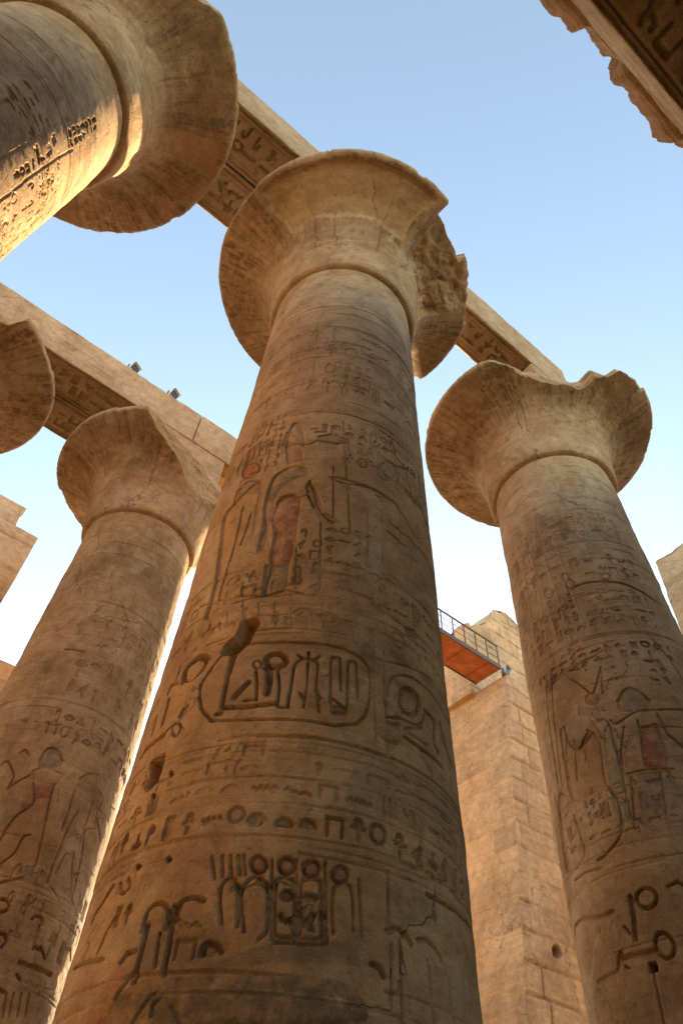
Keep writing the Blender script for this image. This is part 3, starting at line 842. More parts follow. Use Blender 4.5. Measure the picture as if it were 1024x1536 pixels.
def carve_right(k):
    for x, y, w, d in [(835, 700, .05, .012), (838, 715, .05, .012), (840, 730, .05, .012), (843, 748, .05, .012), (848, 766, .035, .022), (858, 815, .05, .014), (860, 826, .04, .012), (872, 890, .03, .012), (885, 957, .05, .024), (888, 968, .03, .016), (905, 1188, .04, .016), (910, 1256, .05, .02), (912, 1276, .04, .014), (915, 1310, .03, .014)]:
        k.ring(x, y, w, d)
    k.L([(856, 884), (870, 876), (900, 872), (935, 876), (965, 890), (985, 905)], .07, .04)
    for a, b in [((800, 770), (800, 818)), ((793, 830), (835, 960)), ((835, 828), (872, 935)), ((815, 838), (855, 962)), ((802, 870), (818, 960)), ((783, 850), (800, 962))]:
        k.rel.line(k.pts([a, b]), .03, -0.0, color=(.58, .45, .30), a=.5)
        k.L([(a[0] + 3, a[1]), (b[0] + 3, b[1])], .02, .012)
    k.E(822, 890, 6, 7, 0, w=.03, d=.03)
    k.E(854, 876, 6, 6, 0, w=.028, d=.03)
    k.E(834, 924, 6, 6, 0, w=.025, d=.025)
    k.E(907, 864, 7, 5, 20, w=.025, d=.025)
    k.G(820, 900, 838, 950, .16, .2, 41, w=.025, d=.025)
    k.G(848, 888, 868, 935, .16, .2, 42, w=.025, d=.025)
    k.G(875, 885, 975, 940, .2, .24, 43, w=.022, d=.012)
    k.G(800, 775, 920, 812, .24, .26, 44, w=.022, d=.011)
    k.G(836, 980, 885, 1004, .18, .22, 45, w=.026, d=.024)
    k.G(905, 972, 930, 1020, .15, .18, 46, w=.026, d=.026)
    k.G(962, 985, 1010, 1028, .18, .2, 47, w=.026, d=.026)
    k.L([(838, 1020), (840, 1010), (880, 990), (905, 975)], .025, .02)
    for t_, b_, cu, sd, rw, dp in ((770, 812, .26, 181, 2, .010), (832, 870, .24, 182, 2, .012), (895, 952, .24, 183, 3, .012), (974, 1004, .22, 184, 2, .018), (1194, 1250, .26, 185, 2, .010), (1262, 1272, .24, 186, 1, .012), (716, 764, .3, 187, 2, .005)):
        k.B((780, 900), (1040, 1050), (870, t_), (870, b_), cu * 1.1, sd, rw, w=.034, d=dp * 1.7, skip=.1)
    k.Pg([(840, 1092), (866, 1122), (890, 1098), (900, 1130), (906, 1172), (900, 1190), (858, 1200), (846, 1150)], .024, fall=.1, color=OCHRE, a=.25)
    k.Pg([(836, 1196), (858, 1205), (872, 1250), (874, 1285), (862, 1302), (848, 1300)], .022, fall=.09)
    # figures
    for L_, w in [([(900, 1000), (895, 1020), (887, 1040), (873, 1030), (858, 1020)], .03), ([(900, 1002), (903, 1040)], .03), ([(845, 1090), (850, 1112), (866, 1124), (880, 1100)], .045), ([(880, 1095), (892, 1104), (899, 1118), (906, 1172), (925, 1200), (930, 1251), (909, 1280), (896, 1290)], .04),
                  ([(847, 1105), (848, 1150), (858, 1200)], .03), ([(860, 1110), (864, 1170)], .025), ([(859, 1223), (868, 1250), (875, 1283), (863, 1303)], .035), ([(830, 1190), (842, 1240), (852, 1300)], .035), ([(818, 1015), (822, 1080), (836, 1180)], .025), ([(826, 1010), (830, 1080), (842, 1180)], .025),
                  ([(925, 1052), (934, 1036), (946, 1031), (960, 1038), (974, 1050)], .04), ([(915, 1080), (925, 1085), (955, 1066), (985, 1064), (1030, 1065)], .035), ([(985, 1070), (1000, 1100), (1024, 1120)], .03), ([(955, 1080), (960, 1100), (968, 1148), (1005, 1152)], .03),
                  ([(912, 1085), (924, 1130), (946, 1226)], .03), ([(935, 1090), (930, 1130), (935, 1170)], .025), ([(978, 960), (1000, 985), (1024, 1020)], .03), ([(940, 1160), (955, 1155), (1010, 1153)], .03), ([(990, 1160), (1000, 1230), (1010, 1262)], .025), ([(945, 1165), (952, 1240)], .025)]:
        k.L(L_, w, .034 if w > .028 else .024)
    k.E(888, 1048, 11, 9, 0, d=.02, color=RED, a=.7)
    k.Pg([(926, 1054), (935, 1038), (946, 1033), (962, 1042), (976, 1058), (970, 1066), (932, 1066)], .02, color=GREY, a=.65)
    k.Pg([(960, 1090), (985, 1085), (1001, 1131), (1002, 1152), (968, 1148)], .025, color=RED, a=.75)
    k.Pg([(905, 1100), (920, 1095), (935, 1180), (945, 1228), (930, 1228), (915, 1180)], .012, color=GREEN, a=.6)
    k.Pg([(955, 1160), (1005, 1156), (1020, 1210), (965, 1240)], .012, color=GREY, a=.5)
    k.Pg([(866, 1060), (900, 1064), (900, 1075), (868, 1072)], .012, color=GREY, a=.5)
    k.G(872, 1160, 905, 1230, .2, .24, 48, w=.026, d=.024)
    k.G(866, 1120, 890, 1150, .2, .24, 49, w=.022, d=.016)
    # large signs below
    k.E(969, 1347, 15, 15, 0, w=.06, d=.055)
    k.E(996, 1418, 13, 20, -22, w=.06, d=.055)
    k.L([(862, 1402), (863, 1388), (870, 1380), (882, 1376), (895, 1375), (908, 1372), (918, 1366)], .055, .05)
    k.L([(944, 1345), (950, 1375), (952, 1408)], .09, .05)
    k.L([(948, 1352), (955, 1348)], .05, .05)
    k.L([(896, 1473), (915, 1462), (926, 1455), (928, 1430), (932, 1430)], .05, .05)
    k.L([(932, 1437), (955, 1432), (980, 1427)], .085, .05)
    k.L([(1000, 1330), (1015, 1322), (1030, 1330)], .05, .05)
    k.L([(863, 1320), (880, 1308), (900, 1302)], .04, .035)
    k.L([(936, 1390), (944, 1400)], .04, .04)
    k.L([(938, 1450), (944, 1452)], .04, .04)
    k.Pg([(972, 1445), (983, 1443), (986, 1456), (975, 1459)], .13, flat=1, soft=.012, color=DARK, a=.5)
    k.G(880, 1395, 935, 1425, .25, .25, 50, w=.022, d=.012)
    k.L([(980, 1460), (995, 1536)], .03, .02)
    k.Pg([(1000, 1170), (1024, 1190), (1030, 1300), (1000, 1260)], 0, color=(.33, .25, .17), a=.5, raise_=.012, erase=.7)

def carve_left(k):
    for x, y, w, d in [(195, 800, .05, .012), (190, 815, .05, .012), (185, 832, .05, .013), (180, 850, .03, .012), (165, 905, .06, .016), (160, 912, .03, .012), (130, 1018, .04, .012), (112, 1056, .07, .03), (108, 1068, .03, .016), (60, 1330, .03, .02), (58, 1340, .02, .014), (30, 1480, .03, .02)]:
        k.ring(x, y, w, d)
    k.G(100, 940, 215, 1000, .26, .3, 61, w=.024, d=.012)
    k.G(150, 850, 260, 895, .26, .3, 62, w=.024, d=.010)
    k.G(30, 1085, 170, 1120, .24, .26, 63, w=.024, d=.014)
    for t_, b_, cu, sd, rw, dp in ((850, 900, .28, 281, 2, .007), (918, 1012, .28, 282, 3, .010), (1022, 1052, .26, 283, 1, .010), (1072, 1125, .24, 284, 2, .014), (1345, 1480, .34, 285, 3, .012)):
        k.B((0, 1250), (240, 1000), (130, t_), (130, b_), cu * 1.1, sd, rw, w=.034, d=dp * 1.7, skip=.1)
    k.L([(98, 974), (112, 975), (126, 978)], .04, .04, color=DARK, a=.4)
    k.Pg([(80, 940), (92, 934), (94, 942), (84, 948)], .012, color=RED, a=.5)
    for L_, w, c in [([(60, 1140), (68, 1126), (78, 1121), (90, 1127), (95, 1140)], .04, None), ([(0, 1150), (8, 1142), (14, 1144), (21, 1164), (12, 1183)], .035, RED), ([(12, 1183), (28, 1172), (46, 1162)], .035, RED), ([(51, 1176), (52, 1200), (44, 1212), (23, 1226), (0, 1260)], .035, None),
                     ([(85, 1175), (77, 1196), (72, 1220), (62, 1270), (54, 1300)], .04, None), ([(0, 1296), (22, 1280), (36, 1256), (48, 1252)], .03, None), ([(113, 1185), (104, 1215), (94, 1244)], .045, RED), ([(118, 1216), (104, 1240), (88, 1280), (72, 1322)], .04, RED),
                     ([(140, 1202), (128, 1240), (122, 1290), (108, 1352)], .04, RED), ([(100, 1280), (84, 1310)], .035, RED), ([(111, 1280), (106, 1345)], .035, RED), ([(147, 1186), (155, 1198), (148, 1215), (142, 1235)], .035, None), ([(120, 1168), (132, 1160), (148, 1162)], .03, None), ([(165, 1208), (172, 1214)], .03, None),
                     ([(0, 1324), (18, 1320), (34, 1316)], .05, None), ([(76, 1330), (90, 1350)], .04, None), ([(145, 1225), (150, 1260)], .03, RED), ([(30, 1130), (38, 1124), (44, 1132)], .03, None), ([(108, 1350), (116, 1368)], .03, None)]:
        k.L(L_, w, .034, color=c, a=.55)
    k.Pg([(61, 1140), (70, 1127), (80, 1123), (92, 1130), (93, 1146), (72, 1152), (60, 1150)], .02, color=GREY, a=.7)
    k.Pg([(50, 1155), (68, 1150), (98, 1162), (86, 1174), (52, 1175)], .018, color=OCHRE, a=.5)
    k.Pg([(51, 1176), (85, 1175), (77, 1198), (54, 1199)], .02, color=RED, a=.7)
    k.Pg([(52, 1202), (70, 1202), (55, 1296), (10, 1310), (0, 1262), (24, 1228)], .014, color=(.42, .23, .09), a=.55)
    k.Pg([(104, 1284), (112, 1275), (108, 1345), (78, 1330)], .012, color=(.30, .16, .09), a=.5)
    k.Pg([(40, 1300), (54, 1298), (46, 1322), (36, 1320)], .018, color=GREY, a=.6)
    k.L(arcp(4, 1358, 11, 10, 120, -90, 9)[::-1], .06, .05)
    k.L([(50, 1378), (55, 1374), (62, 1376), (65, 1384), (60, 1390)], .06, .05)
    k.L([(0, 1400), (8, 1402), (10, 1412), (4, 1420)], .06, .05)
    k.L([(50, 1424), (54, 1420), (60, 1425)], .05, .045)
    k.L([(62, 1420), (68, 1438)], .045, .045)
    k.L([(30, 1444), (50, 1450), (77, 1462)], .09, .05)
    k.L([(92, 1390), (82, 1420)], .04, .03)
    k.L([(100, 1424), (106, 1424), (106, 1440)], .045, .035)
    k.L([(26, 1462), (30, 1470)], .05, .045)
    k.L([(0, 1484), (6, 1488)], .05, .045)
    for x in (10, 20, 32, 44): k.L([(x, 1490), (x - 6, 1525)], .03, .025)
    k.Pg([(60, 1500), (80, 1490), (84, 1530), (62, 1536)], 0, color=GREY, a=.5)

def carve_near(k):
    for x, y, w, d in [(120, 140, .04, .014), (105, 160, .04, .014), (90, 180, .03, .012), (60, 215, .03, .014)]:
        k.ring(x, y, w, d)
    k.G(104, 222, 142, 170, .17, .2, 71, w=.035, d=.05, skip=0)
    k.G(22, 272, 76, 222, .19, .22, 72, w=.035, d=.05, skip=0)
    for t_, b_, cu, sd, rw, dp in ((148, 160, .2, 381, 2, .012), (170, 200, .22, 382, 3, .014), (222, 290, .26, 383, 4, .014)):
        k.B((0, 130), (0, 384), (60, t_), (60, b_), cu, sd, rw, w=.035, d=dp * 1.8, skip=.25)
    k.L([(0, 302), (50, 262), (108, 224)], .03, .022)
    k.L([(0, 240), (40, 216), (100, 180)], .025, .016)
    k.L([(0, 155), (14, 150), (22, 162)], .06, .04)
    k.G(0, 300, 40, 360, .25, .3, 73, w=.022, d=.012)

def great_column(label, d, n, carve, du, v0, seed, half=105, **cap):
    c = hall(d, n)
    e = empty('papyrus_column', (c[0], c[1], 0), label, 'column', GRP)
    sk = ColumnSkin(c, du, v0, half)
    if carve: carve(sk)
    shaft_mesh(sk, e, seed)
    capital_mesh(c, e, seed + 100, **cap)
    abacus(e, seed, TH)
    base(e, seed)
    return e

def brk_main(deg, z, x, y, n1, n2):
    h = ZR - z
    lim = np.full(deg.shape, 9, np.float32)
    for az, hh, tl in ((-47, 3.22, .5), (-35, 2.90, .35), (-26, 2.86, .75), (-12, 3.20, 1.0), (3, 3.22, .55)):     # flat fracture faces
        q = np.cos(np.radians(deg - az))
        lim = np.minimum(lim, (hh + tl * h) / np.maximum(q, .2))
    lim = np.where((deg > -19.5 + 6 * h) & (deg < 14), np.maximum(lim, 3.22 + .5 * h), lim)
    win = (deg > -45 + 2.5 * n2 - 6 * h) & (deg < 12 + 4 * n1)
    lim = np.where(win, lim, 9)
    end = table(deg, [(-180, 9), (46, 9), (47.5, 3.1), (55, 2.9), (75, 3.0), (88, 9), (180, 9)])
    return np.minimum(lim, end)

def brk_right(deg, z, x, y, n1, n2):
    lim = table(deg + 3 * n2, [(-180, 9), (-142, 9), (-137, 3.55), (-126, 3.3), (-118, 2.9), (-109, 2.52), (-98, 2.32), (-88, 2.22), (-78, 2.2), (-71.5, 2.32), (-70, 2.72), (-60.5, 2.86), (-59, 3.16), (-48, 3.26), (-40, 3.3), (-30, 9), (180, 9)])
    return lim + .30 * (ZR - z) * (lim < 8)

def plane_cut(az, h, tilt=0.0):
    def f(deg, z, x, y, n1, n2):
        q = np.cos(np.radians(deg - az))
        return np.where(q > .05, (h + tilt * (ZR - z)) / np.maximum(q, .05), 99).astype(np.float32)
    return f

def brk_far(deg, z, x, y, n1, n2):
    return table(deg, [(-180, 9), (-130, 9), (-120, 2.5), (-45, 2.5), (-29, 2.85), (-26, 3.36), (-24, 9), (180, 9)])

def brk_near(deg, z, x, y, n1, n2):
    return table(deg, [(-180, 9), (-75, 9), (-60, 3.0), (-32, 3.05), (-27, 3.2), (-22, 3.38), (-18, 9), (180, 9)])

great_column("tall column in the middle, carved with a large royal oval, capital chipped on its right", 0, 0, carve_main, .0095, 2.7, 3,
             breaks=brk_main, lost=[(-131, -52, .72)], rough=[(-42, 5, .60, .17)])
great_column("column right of the central one, its capital broken along the top near edge", SP, 0, carve_right, .014, 4.2, 11, breaks=brk_right)
great_column("column at the top left corner whose shaft catches a patch of bright sunlight", -SP, 0, carve_near, .015, 9.2, 23, breaks=brk_near, lost=[(20, 34, .6)])
great_column("column left of the central one with a sunlit right edge and painted walking figures", OB, NAVE, carve_left, .016, 4.2, 37, breaks=plane_cut(-34.6, 1.86), rough=[(150, 200, .8, .06)])
great_column("column at the left edge of the view showing only the right rim of its capital", OB - SP, NAVE, None, .06, 9.0, 47, breaks=brk_far)
great_column("column hidden behind the central one across the nave, carrying the end of the far beams", OB + SP, NAVE, None, .06, 9.0, 53, breaks=lambda deg, z, x, y, n1, n2: 1.95 + .1 * n1)  # unseen capital cut back all round so sun reaches the top left column

# ------------------------------------------------------------------ beams
def soffit_relief(L_, Wd, seed, du=.02):
    r = Relief(-L_ / 2, L_ / 2, -Wd / 2, Wd / 2, du, du)
    a, b = L_ / 2 - .12, Wd / 2 - .12
    r.line([(-a, -b), (a, -b)], .07, .07); r.line([(-a, b), (a, b)], .07, .07)
    r.line([(-a, -b + .1), (a, -b + .1)], .03, .03); r.line([(-a, b - .1), (a, b - .1)], .03, .03)
    glyph_cells(r, -a, a, -b + .16, b - .16, max(.40, (2 * b - .3) * .5), max(.3, (2 * b - .32) / 2), seed, w=.075, d=.085, skip=.0)
    return r

def beam(name, label, d0, d1, n0, n1, z0, z1, seed, group, carved=True, chip=None, res=.05, mat=None):
    c = hall((d0 + d1) / 2, (n0 + n1) / 2)
    hx, hy, hz = (d1 - d0) / 2, (n1 - n0) / 2, (z1 - z0) / 2
    rel = soffit_relief(2 * hx, 2 * hy, seed) if carved else None
    org = np.array([seed * 3.1, seed * 1.7, 0])
    def depth(w, ax, sg):
        if carved and ax == 2 and sg < 0:
            i = np.clip(((w[:, 0] - org[0] - rel.u0) / rel.du).round().astype(int), 0, rel.W - 1)
            j = np.clip(((w[:, 1] - org[1] - rel.v0) / rel.dv).round().astype(int), 0, rel.H - 1)
            return rel.D[j, i] * (1 - .5 * sstep(.1, .5, fbm(w[:, 0], w[:, 1], w[:, 2], seed, 3)))
        if ax == 1:
            return sstep(.32, .55, fbm(w[:, 0] * .9, w[:, 1] * .9, w[:, 2] * 1.6, seed + 8, 4)) * .03
        return np.zeros(len(w), np.float32)
    bag = Bag()
    fine = rounded_box(hx, hy, hz, .025 if carved else res, depth, .035, .014, seed, org)
    for O, Q, w in fine:
        if chip is not None: O = chip(O)
        bag.add(O, Q)
    o = bag.build(name, mat or M_BEAM)
    o.location = (c[0], c[1], (z0 + z1) / 2)
    o.rotation_euler = (0, 0, TH)
    o['label'], o['category'], o['group'], o['kind'] = label, 'beam', group, 'thing'
    return o

GA = "stone beams lying on the nearer row of great columns"
GB = "stone beams lying on the far row of great columns"
ZT = 21.85 + EYE
beam('stone_beam', "carved beam from the top left column to the central one, nearer of the pair", -SP + .02, -.01, -1.40, -.03, ZA, ZT, 3, GA)
beam('stone_beam', "carved beam from the top left column to the central one, farther of the pair", -SP + .02, -.01, .02, 1.36, ZA, ZT, 4, GA)
beam('stone_beam', "single narrow beam from the central column to the broken right column", .01, 8.25, -1.36, -.22, ZA, ZT, 5, GA)
ZB0, ZB1 = 19.72 + EYE, 21.38 + EYE
beam('stone_beam', "broad pale beam carrying two small floodlights, ending over the left column", OB - SP - .2, OB - .0, NAVE - 1.40, NAVE - .02, ZB0, ZB1, 6, GB)
beam('stone_beam', "beam behind the pale floodlit beam, its carved underside showing between the left columns", OB - SP - .2, OB, NAVE + .03, NAVE + 1.46, ZB0, ZB1, 7, GB)
beam('stone_beam', "pale beam running from the left column to behind the central column", OB + .015, OB + SP + 1.2, NAVE - 1.41, NAVE - .02, ZB0, ZB1 + .02, 8, GB)
beam('stone_beam', "beam hidden behind the pale beam between the left column and the central column", OB + .015, OB + SP + 1.2, NAVE + .03, NAVE + 1.46, ZB0, ZB1, 9, GB, carved=False)

# ------------------------------------------------------------------ block walls
def block_wall(name, d0, d1, n0, n1, z0, z1, mat, parent, seed, course=1.05, blk=1.9, top=None, batter=0.0, zref=0.0, res=.045, holes=(), side_blk=None):
    """masonry mass in hall coordinates; d face leans back by batter per metre"""
    hx, hy, hz = (d1 - d0) / 2, (n1 - n0) / 2, (z1 - z0) / 2
    cd, cn, cz = (d0 + d1) / 2, (n0 + n1) / 2, (z0 + z1) / 2
    bag = Bag()
    for ax in range(3):
        a, b = [(1, 2), (2, 0), (0, 1)][ax]
        h = [hx, hy, hz]
        for sg in (-1, 1):
            rs = res if (ax == 0 and sg < 0) or (ax == 1 and sg < 0) else .5
            na, nb = max(2, int(2 * h[a] / rs) + 1), max(2, int(2 * h[b] / rs) + 1)
            A, B = np.meshgrid(np.linspace(-h[a], h[a], na), np.linspace(-h[b], h[b], nb))
            P = np.zeros(A.shape + (3,), np.float32)
            P[..., a], P[..., b], P[..., ax] = A, B, sg * h[ax]
            P = P.reshape(-1, 3) + np.array([cd, cn, cz], np.float32)
            dd, nn, zz = P[:, 0], P[:, 1], P[:, 2]
            kz = np.floor(zz / course + .11 * vnoise(zz * 0 + seed, np.floor(zz / course), zz * 0, seed))
            wob = .03 * fbm(dd * .8, nn * .8, zz * .8, seed + 2, 3)
            zc = (zz + wob) / course
            kz = np.floor(zc)
            fz = np.minimum(zc - kz, 1 - (zc - kz)) * course
            hcoord = nn if ax == 0 else dd
            uo = _h(kz.astype(np.int64), kz.astype(np.int64) * 0 + ax, kz.astype(np.int64) * 0, seed) * 7
            bw = blk * (.8 + .5 * _h(kz.astype(np.int64), kz.astype(np.int64) * 0 + 5, kz.astype(np.int64) * 0, seed))
            uc = (hcoord + wob) / bw + uo
            ku = np.floor(uc)
            fu = np.minimum(uc - ku, 1 - (uc - ku)) * bw
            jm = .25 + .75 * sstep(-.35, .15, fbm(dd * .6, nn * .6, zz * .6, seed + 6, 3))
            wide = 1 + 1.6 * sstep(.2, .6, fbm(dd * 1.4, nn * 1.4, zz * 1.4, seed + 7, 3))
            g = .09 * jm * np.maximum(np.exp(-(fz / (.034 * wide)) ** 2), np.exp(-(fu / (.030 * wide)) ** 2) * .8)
            jd = np.clip(g / .09, 0, 1) * (.10 if ax == 0 else .6)  # joint shadow painted as dark lines, along with dirt in open joints
            g = g * (.18 if ax == 0 else .9)
            tv = _h(kz.astype(np.int64), ku.astype(np.int64), kz.astype(np.int64) * 0 + ax, seed + 3)
            g = g + (tv - .5) * .02 + fbm(dd * 1.6, nn * 1.6, zz * 1.6, seed + 12, 5) * .028
            dmg = sstep(.36, .6, fbm(dd * .9, nn * .9, zz * 1.1, seed + 13, 4))
            g = g + dmg * .06
            for hd, hn, hz_, hr in holes:
                if ax == 1:
                    q = np.sqrt((dd - hd) ** 2 + (zz - hz_) ** 2) / hr + .9 * fbm(dd * 2.2, nn, zz * 2.2, seed + 44, 4)
                    g = g + .38 * (1 - sstep(.65, 1.0, q))
            O = P.copy()
            # pull in along both horizontal axes near the corner so that faces stay joined
            ed = np.abs(P[:, 0] - cd) > hx - 1e-3
            en = np.abs(P[:, 1] - cn) > hy - 1e-3
            gh = .05 * jm * np.exp(-(fz / .03) ** 2) + .06 * dmg + fbm(dd * 1.6, nn * 1.6, zz * 1.6, seed + 12, 5) * .028
            gd = np.where(ed & en, gh, g)
            O[:, 0] -= np.where(ed, np.sign(P[:, 0] - cd) * gd, 0)
            O[:, 1] -= np.where(en, np.sign(P[:, 1] - cn) * gd, 0)
            if top is not None:
                tz = top(dd, nn)
                k = (zz - z0) / (z1 - z0)
                O[:, 2] = np.minimum(O[:, 2], tz)
            O[:, 0] += batter * (O[:, 2] - zref) * (1 if True else 0) * np.where(P[:, 0] < cd + 1e3, (1 - (P[:, 0] - d0) / (d1 - d0)), 0)
            V = np.stack([C1[0] + DV[0] * O[:, 0] + NV[0] * O[:, 1], C1[1] + DV[1] * O[:, 0] + NV[1] * O[:, 1], O[:, 2]], -1)
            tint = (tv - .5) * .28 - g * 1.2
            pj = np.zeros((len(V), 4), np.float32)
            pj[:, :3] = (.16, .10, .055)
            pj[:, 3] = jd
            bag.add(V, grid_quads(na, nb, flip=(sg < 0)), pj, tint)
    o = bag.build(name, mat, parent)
    return o

def at_world(e):                                # parent a mesh built in world coordinates without moving it
    return e

def ragged(pts, amp, seed, step=.9):
    a = np.array(pts, float)
    def f(dd, nn):
        k = np.floor(dd / step + nn / step * .7)
        j = _h(k.astype(np.int64), k.astype(np.int64) * 0, k.astype(np.int64) * 0, seed)
        return np.interp(dd, a[:, 0], a[:, 1]) + amp * (j - .5) + .08 * fbm(dd * 2, nn * 2, dd * 0, seed, 3)
    return f

HOLE = (13.35, 7.5, 9.35, .26)
p = empty('pylon_tower', (0, 0, 0), "tall block wall between the central and right columns, with a corner and a hole", 'wall')
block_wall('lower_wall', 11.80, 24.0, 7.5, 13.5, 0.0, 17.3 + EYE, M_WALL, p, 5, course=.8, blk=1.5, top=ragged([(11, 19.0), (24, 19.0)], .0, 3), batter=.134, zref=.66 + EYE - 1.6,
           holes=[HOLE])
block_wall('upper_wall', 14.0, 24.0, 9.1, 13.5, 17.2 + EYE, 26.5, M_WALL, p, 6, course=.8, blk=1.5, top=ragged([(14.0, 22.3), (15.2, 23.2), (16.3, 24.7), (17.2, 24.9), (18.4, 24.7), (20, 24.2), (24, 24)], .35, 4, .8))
p2 = empty('pylon_tower', (0, 0, 0), "plain buff wall at the right edge, seen beyond the right column", 'wall')
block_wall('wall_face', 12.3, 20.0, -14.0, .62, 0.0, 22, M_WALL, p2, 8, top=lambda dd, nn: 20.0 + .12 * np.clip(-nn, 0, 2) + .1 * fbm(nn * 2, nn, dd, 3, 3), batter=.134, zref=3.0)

cw = empty('clerestory_wall', (0, 0, 0), "orange block wall with a stepped end at the left edge", 'wall')
block_wall('wall_lower_course', -20, -2.45, 16.0, 17.6, 14.42 + EYE, 19.97 + EYE, M_WALL, cw, 14, course=1.4, blk=3.2, res=.08)
block_wall('wall_top_course', -20, -3.38, 16.03, 17.57, 19.975 + EYE, 21.06 + EYE, M_WALL, cw, 15, course=1.2, blk=3.2, res=.08)
la = empty('low_beam', (0, 0, 0), "orange beam at the left edge under the stepped wall, running behind the left column", 'beam')
block_wall('beam_body', -20, 1.3, 15.9, 17.7, 12.6 + EYE, 14.40 + EYE, M_WALL, la, 16, course=2.2, blk=5.0, res=.09)

# ------------------------------------------------------------------ near entablature, top right corner
en = empty('cornice_entablature', (*hall(0, -8), 0), "dark carved roof beam with a broken jagged cornice in the top right corner", 'beam', None, TH)
def near_beam():
    d0, d1, n0, n1, z0, z1 = -9.0, 9.0, -9.2, -7.33, 12.4 + EYE, 14.12 + EYE
    L_, Wd = d1 - d0, n1 - n0
    rel = Relief(-L_ / 2, L_ / 2, -Wd / 2, Wd / 2, .02, .02)
    for v in (.85, .78): rel.line([(-9, v), (9, v)], .05, .05)
    for v in (-.82, -.74): rel.line([(-9, v), (9, v)], .05, .035)
    glyph_cells(rel, -8.8, 8.8, -.70, .72, .50, .47, 91, w=.08, d=.10, skip=0)
    org = np.array([100.0, 50, 20])
    def depth(w, ax, sg):
        if ax == 2 and sg < 0:
            i = np.clip(((w[:, 0] - org[0] - rel.u0) / rel.du).round().astype(int), 0, rel.W - 1)
            j = np.clip(((w[:, 1] - org[1] - rel.v0) / rel.dv).round().astype(int), 0, rel.H - 1)
            return rel.D[j, i]
        return sstep(.3, .6, fbm(w[:, 0] * 1.2, w[:, 1], w[:, 2] * 2, 5, 4)) * .04
    b = Bag()
    for O, Q, w in rounded_box(L_ / 2, Wd / 2, (z1 - z0) / 2, .025, depth, .035, .014, 66, org):
        O = O + np.array([0, (n0 + n1) / 2 + 8, (z0 + z1) / 2])
        b.add(O, Q)
    b.build('carved_beam', M_BEAM, en)
    # cornice: cavetto slab overhanging the nave side, its front edge broken away unevenly
    x = np.linspace(d0, d1, 900)
    edge = .21 + .09 * fbm(x * 1.1, x * 0, x * 0, 7, 3) + .07 * fbm(x * 4.2, x * 0, x * 0, 8, 4)
    edge = edge - .14 * sstep(.15, .3, fbm(x * 1.7, x * 0 + 3, x * 0, 9, 3)) * 1.0
    prof_ = [(-1.2, 0.005), (0.0, .005), (.30, .02), (.62, .10), (.86, .26), (1.0, .46), (1.02, .62), (.7, .72), (-1.2, .75)]
    # densify
    pr = []
    for (a0, b0), (a1, b1) in zip(prof_[:-1], prof_[1:]):
        for t in np.linspace(0, 1, 9)[:-1]: pr.append((a0 + (a1 - a0) * t, b0 + (b1 - b0) * t))
    pr.append(prof_[-1])
    V = []
    for a, h in pr:
        o_ = np.where(a > 0, a * edge, a)
        V.append(np.stack([x, n1 + 8 + o_, np.full_like(x, z1 + h)], -1))
    V = np.array(V)
    f = fbm(V[..., 0] * 2.5, V[..., 1] * 2.5, V[..., 2] * 2.5, 31, 5)
    am = (np.array([max(a, 0) for a, h in pr])[:, None])
    V[..., 1] += f * .07 * am
    V[..., 2] += f * .06 * am
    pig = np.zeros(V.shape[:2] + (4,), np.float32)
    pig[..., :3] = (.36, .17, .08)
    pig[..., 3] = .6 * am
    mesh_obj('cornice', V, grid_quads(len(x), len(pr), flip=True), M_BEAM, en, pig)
near_beam()

# ------------------------------------------------------------------ footbridge
M_RED = plain('rust_red_paint', (.55, .17, .06), .65, 0, .28, 3.0)
M_STEEL = plain('grey_brown_steel', (.16, .11, .08), .55, .3, .25, 8.0)
M_WHITE = plain('pale_lamp_casing', (.62, .60, .56), .45, 0, .12, 10.0)
M_GLASSD = plain('dark_lamp_glass', (.03, .035, .045), .15, 0, .2, 8.0)

fb = empty('footbridge', (*hall(10.5, 8.2), 0), "narrow footbridge with a rust red underside and thin railing reaching the block wall", 'bridge', None, TH)
ZD = 17.5 + EYE
x0, x1 = 9.2 - 10.5, 14.05 - 10.5
b = Bag(); b.box(((x0 + x1) / 2, 0, ZD + .03), ((x1 - x0) / 2, .62, .03))
b.build('deck', M_RED, fb, False)
for sy in (-1, 1):
    b = Bag(); b.box(((x0 + x1) / 2, sy * .645, ZD + .06), ((x1 - x0) / 2, .022, .10))
    b.build('deck_edge', M_STEEL, fb, False)
for i in range(4):
    b = Bag(); b.box((x0 + .5 + i * 1.25, 0, ZD - .03), (.03, .6, .028))
    b.build('cross_bar', M_RED, fb, False)
for sy in (-1, 1):
    y = sy * .645
    for i in range(8):
        b = Bag(); b.box((x1 - .06 - i * .62, y, ZD + .16 + .47), (.020, .020, .47))
        b.build('railing_post', M_STEEL, fb, False)
    for k, (h, w) in enumerate([(1.10, .026), (.80, .010), (.50, .010)]):
        b = Bag(); b.box(((x0 + x1) / 2, y, ZD + h + (.02 if k == 0 else 0)), ((x1 - x0) / 2, w * (1.0 if k == 0 else .7), w))
        b.build('handrail' if k == 0 else 'mid_rail', M_STEEL, fb, False)

